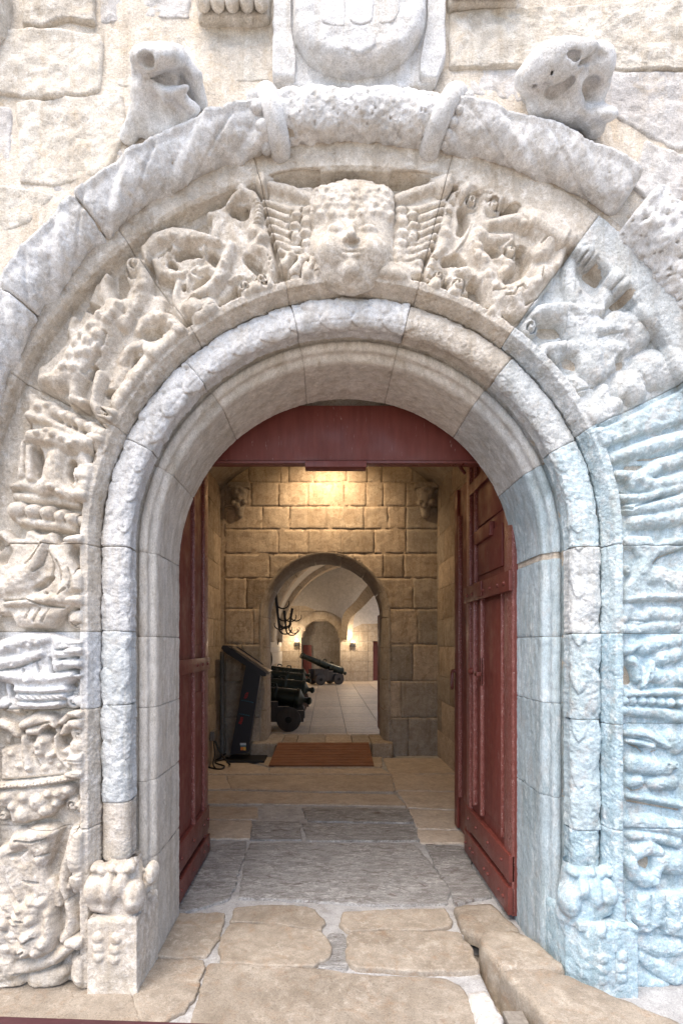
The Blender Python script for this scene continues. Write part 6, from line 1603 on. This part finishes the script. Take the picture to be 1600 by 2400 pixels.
# cannons
def make_cannon(barrel_mat, wood):
    r = empty('cannon')
    # local: muzzle towards -X, breech towards +X, wheels on z=0
    T = Matrix.Translation((0, 0, .62)) @ Matrix.Rotation(math.radians(9), 4, 'Y')
    prof = [(-1.32, .055), (-1.32, .115), (-1.26, .125), (-1.20, .10), (-1.0, .105), (-.55, .122), (-.54, .136), (-.50, .136), (-.49, .128), (.05, .150), (.06, .166), (.11, .166), (.12, .158), (.46, .178), (.47, .195), (.53, .195), (.55, .16), (.60, .09), (.63, .05), (.67, .045), (.70, .07), (.74, .07), (.77, .03)]
    q = MB(); q.lathe(prof, 22, T); b = q.build('barrel', barrel_mat, r, smooth=True)
    q = MB(); q.tube([T @ Vector((-.12, -.30, -.04)), T @ Vector((-.12, .30, -.04))], .055, 12); q.build('trunnion', barrel_mat, r, smooth=True)
    for k_, xx in enumerate((-.30, .02)):
        q = MB(); q.tube([T @ Vector((xx-.07, 0, .15)), T @ Vector((xx-.05, 0, .21)), T @ Vector((xx+.05, 0, .21)), T @ Vector((xx+.07, 0, .15))], .022, 7); q.build('lifting_handle', barrel_mat, b, smooth=True)
    for sy in (-1, 1):
        q = MB(); y0, y1 = sorted((sy*.20, sy*.28))
        q.prism([(-.62, .16), (.62, .16), (.62, .36), (.36, .36), (.36, .43), (.16, .43), (.16, .52), (-.02, .52), (-.04, .60), (-.62, .60)], y0, y1, lambda p, z, y: (p, y, z)); ck = q.build('cheek', wood, r)
        q = MB(); ya = sy*.285
        for (x0, z0, x1, z1) in ((.36, .365, .62, .365), (.16, .435, .36, .435), (-.02, .525, .16, .525)):
            q.box(x0, x1, ya-.006, ya+.006, z0-.004, z0+.008)
        q.build('worn_edge', EDGEW, ck)
        for xx in (-.42, .36):
            R1 = .215
            q = MB(); MW = Matrix.Translation((xx, sy*.35, R1)) @ Matrix.Rotation(math.radians(90), 4, 'Z')
            q.lathe([(-.045, R1-.012), (-.040, R1), (.040, R1), (.045, R1-.012)], 30, MW); wh = q.build('wheel', wood, r, smooth=True)
            q = MB(); q.lathe([(-.075, .045), (-.07, .06), (.07, .06), (.075, .045)], 16, MW); q.build('hub', IRON, wh, smooth=True)
    q = MB(); q.box(-.47, -.37, -.40, .40, .165, .265, .006); q.box(.31, .41, -.40, .40, .165, .265, .006); q.build('axle', wood, r)
    q = MB(); q.prism([(.1, .36), (.62, .36), (.6, .44)], -.09, .09, lambda p, z, y: (p, y, z)); q.build('quoin', wood, r)
    return r
protoA = make_cannon(BRONZE, CARR)
protoB = make_cannon(BRONZE, CARRB)
G_ = 'cannons on wheeled carriages in the hall'
spots = [(protoA, -1.03, 7.60, 0, 'dark cannon with a big disc wheel, nearest the inner archway'), (protoB, -1.03, 9.9, 4, 'green bronze cannon on a brown carriage, second from the archway'),
         (None, -1.20, 13.1, 3, 'third cannon from the archway, its brown carriage half hidden'), (None, -1.30, 15.9, 2, 'farthest cannon of the row along the left wall')]
for i, (o, x, y, a, lab) in enumerate(spots):
    if o is None: o = copy_tree(protoB)
    o.location = (x, y, 0); o.rotation_euler = (0, 0, math.radians(a)); tag(o, lab, 'cannon', G_)
o = copy_tree(protoA); o.location = (-.02, 18.7, 0); o.rotation_euler = (0, 0, math.radians(28)); tag(o, 'black cannon aiming up to the left before the far niche', 'cannon', G_)
for c in o.children:
    if c.name.startswith('barrel') or c.name.startswith('trunnion'):
        c.rotation_euler = (0, math.radians(12), 0); c.location = (.05, 0, .05)
# lamps the photograph shows lit in the vestibule
sp = empty('spot_lamp', label='amber downlight at the crown of the vestibule vault', cat='lamp')
q = MB(); q.lathe([(-.05, .035), (.05, .045)], 14, Matrix.Translation((.02, YB-.62, 4.27)) @ Matrix.Rotation(math.radians(90), 4, 'Y')); q.build('housing', IRON, sp, smooth=True)
ld = bpy.data.lights.new('spot_light', 'SPOT'); ld.energy = 55; ld.color = (1.0, .70, .41); ld.spot_size = math.radians(140); ld.spot_blend = 1.0; ld.shadow_soft_size = .04
lo_ = bpy.data.objects.new('spot_light', ld); COL.objects.link(lo_); lo_.parent = sp; lo_.location = (.02, YB-.62, 4.16); lo_.rotation_euler = (math.radians(22), 0, 0)
up = empty('uplight', label='small uplight hidden on top of the red lintel beam', cat='lamp')
q = MB(); q.box(.0, .16, .90, .98, PZ(950, .74)-.10, PZ(950, .74)-.02, .006); q.build('housing', IRON, up)

ld = bpy.data.lights.new('uplight_glow', 'SPOT'); ld.energy = 70; ld.spot_size = math.radians(95); ld.spot_blend = .5; ld.color = (1.0, .62, .26); ld.shadow_soft_size = .05
lo_ = bpy.data.objects.new('uplight_glow', ld); COL.objects.link(lo_); lo_.parent = up; lo_.location = (.08, 1.02, 3.02); lo_.rotation_euler = Vector((0, -.62, -.78)).to_track_quat('Z', 'Y').to_euler()
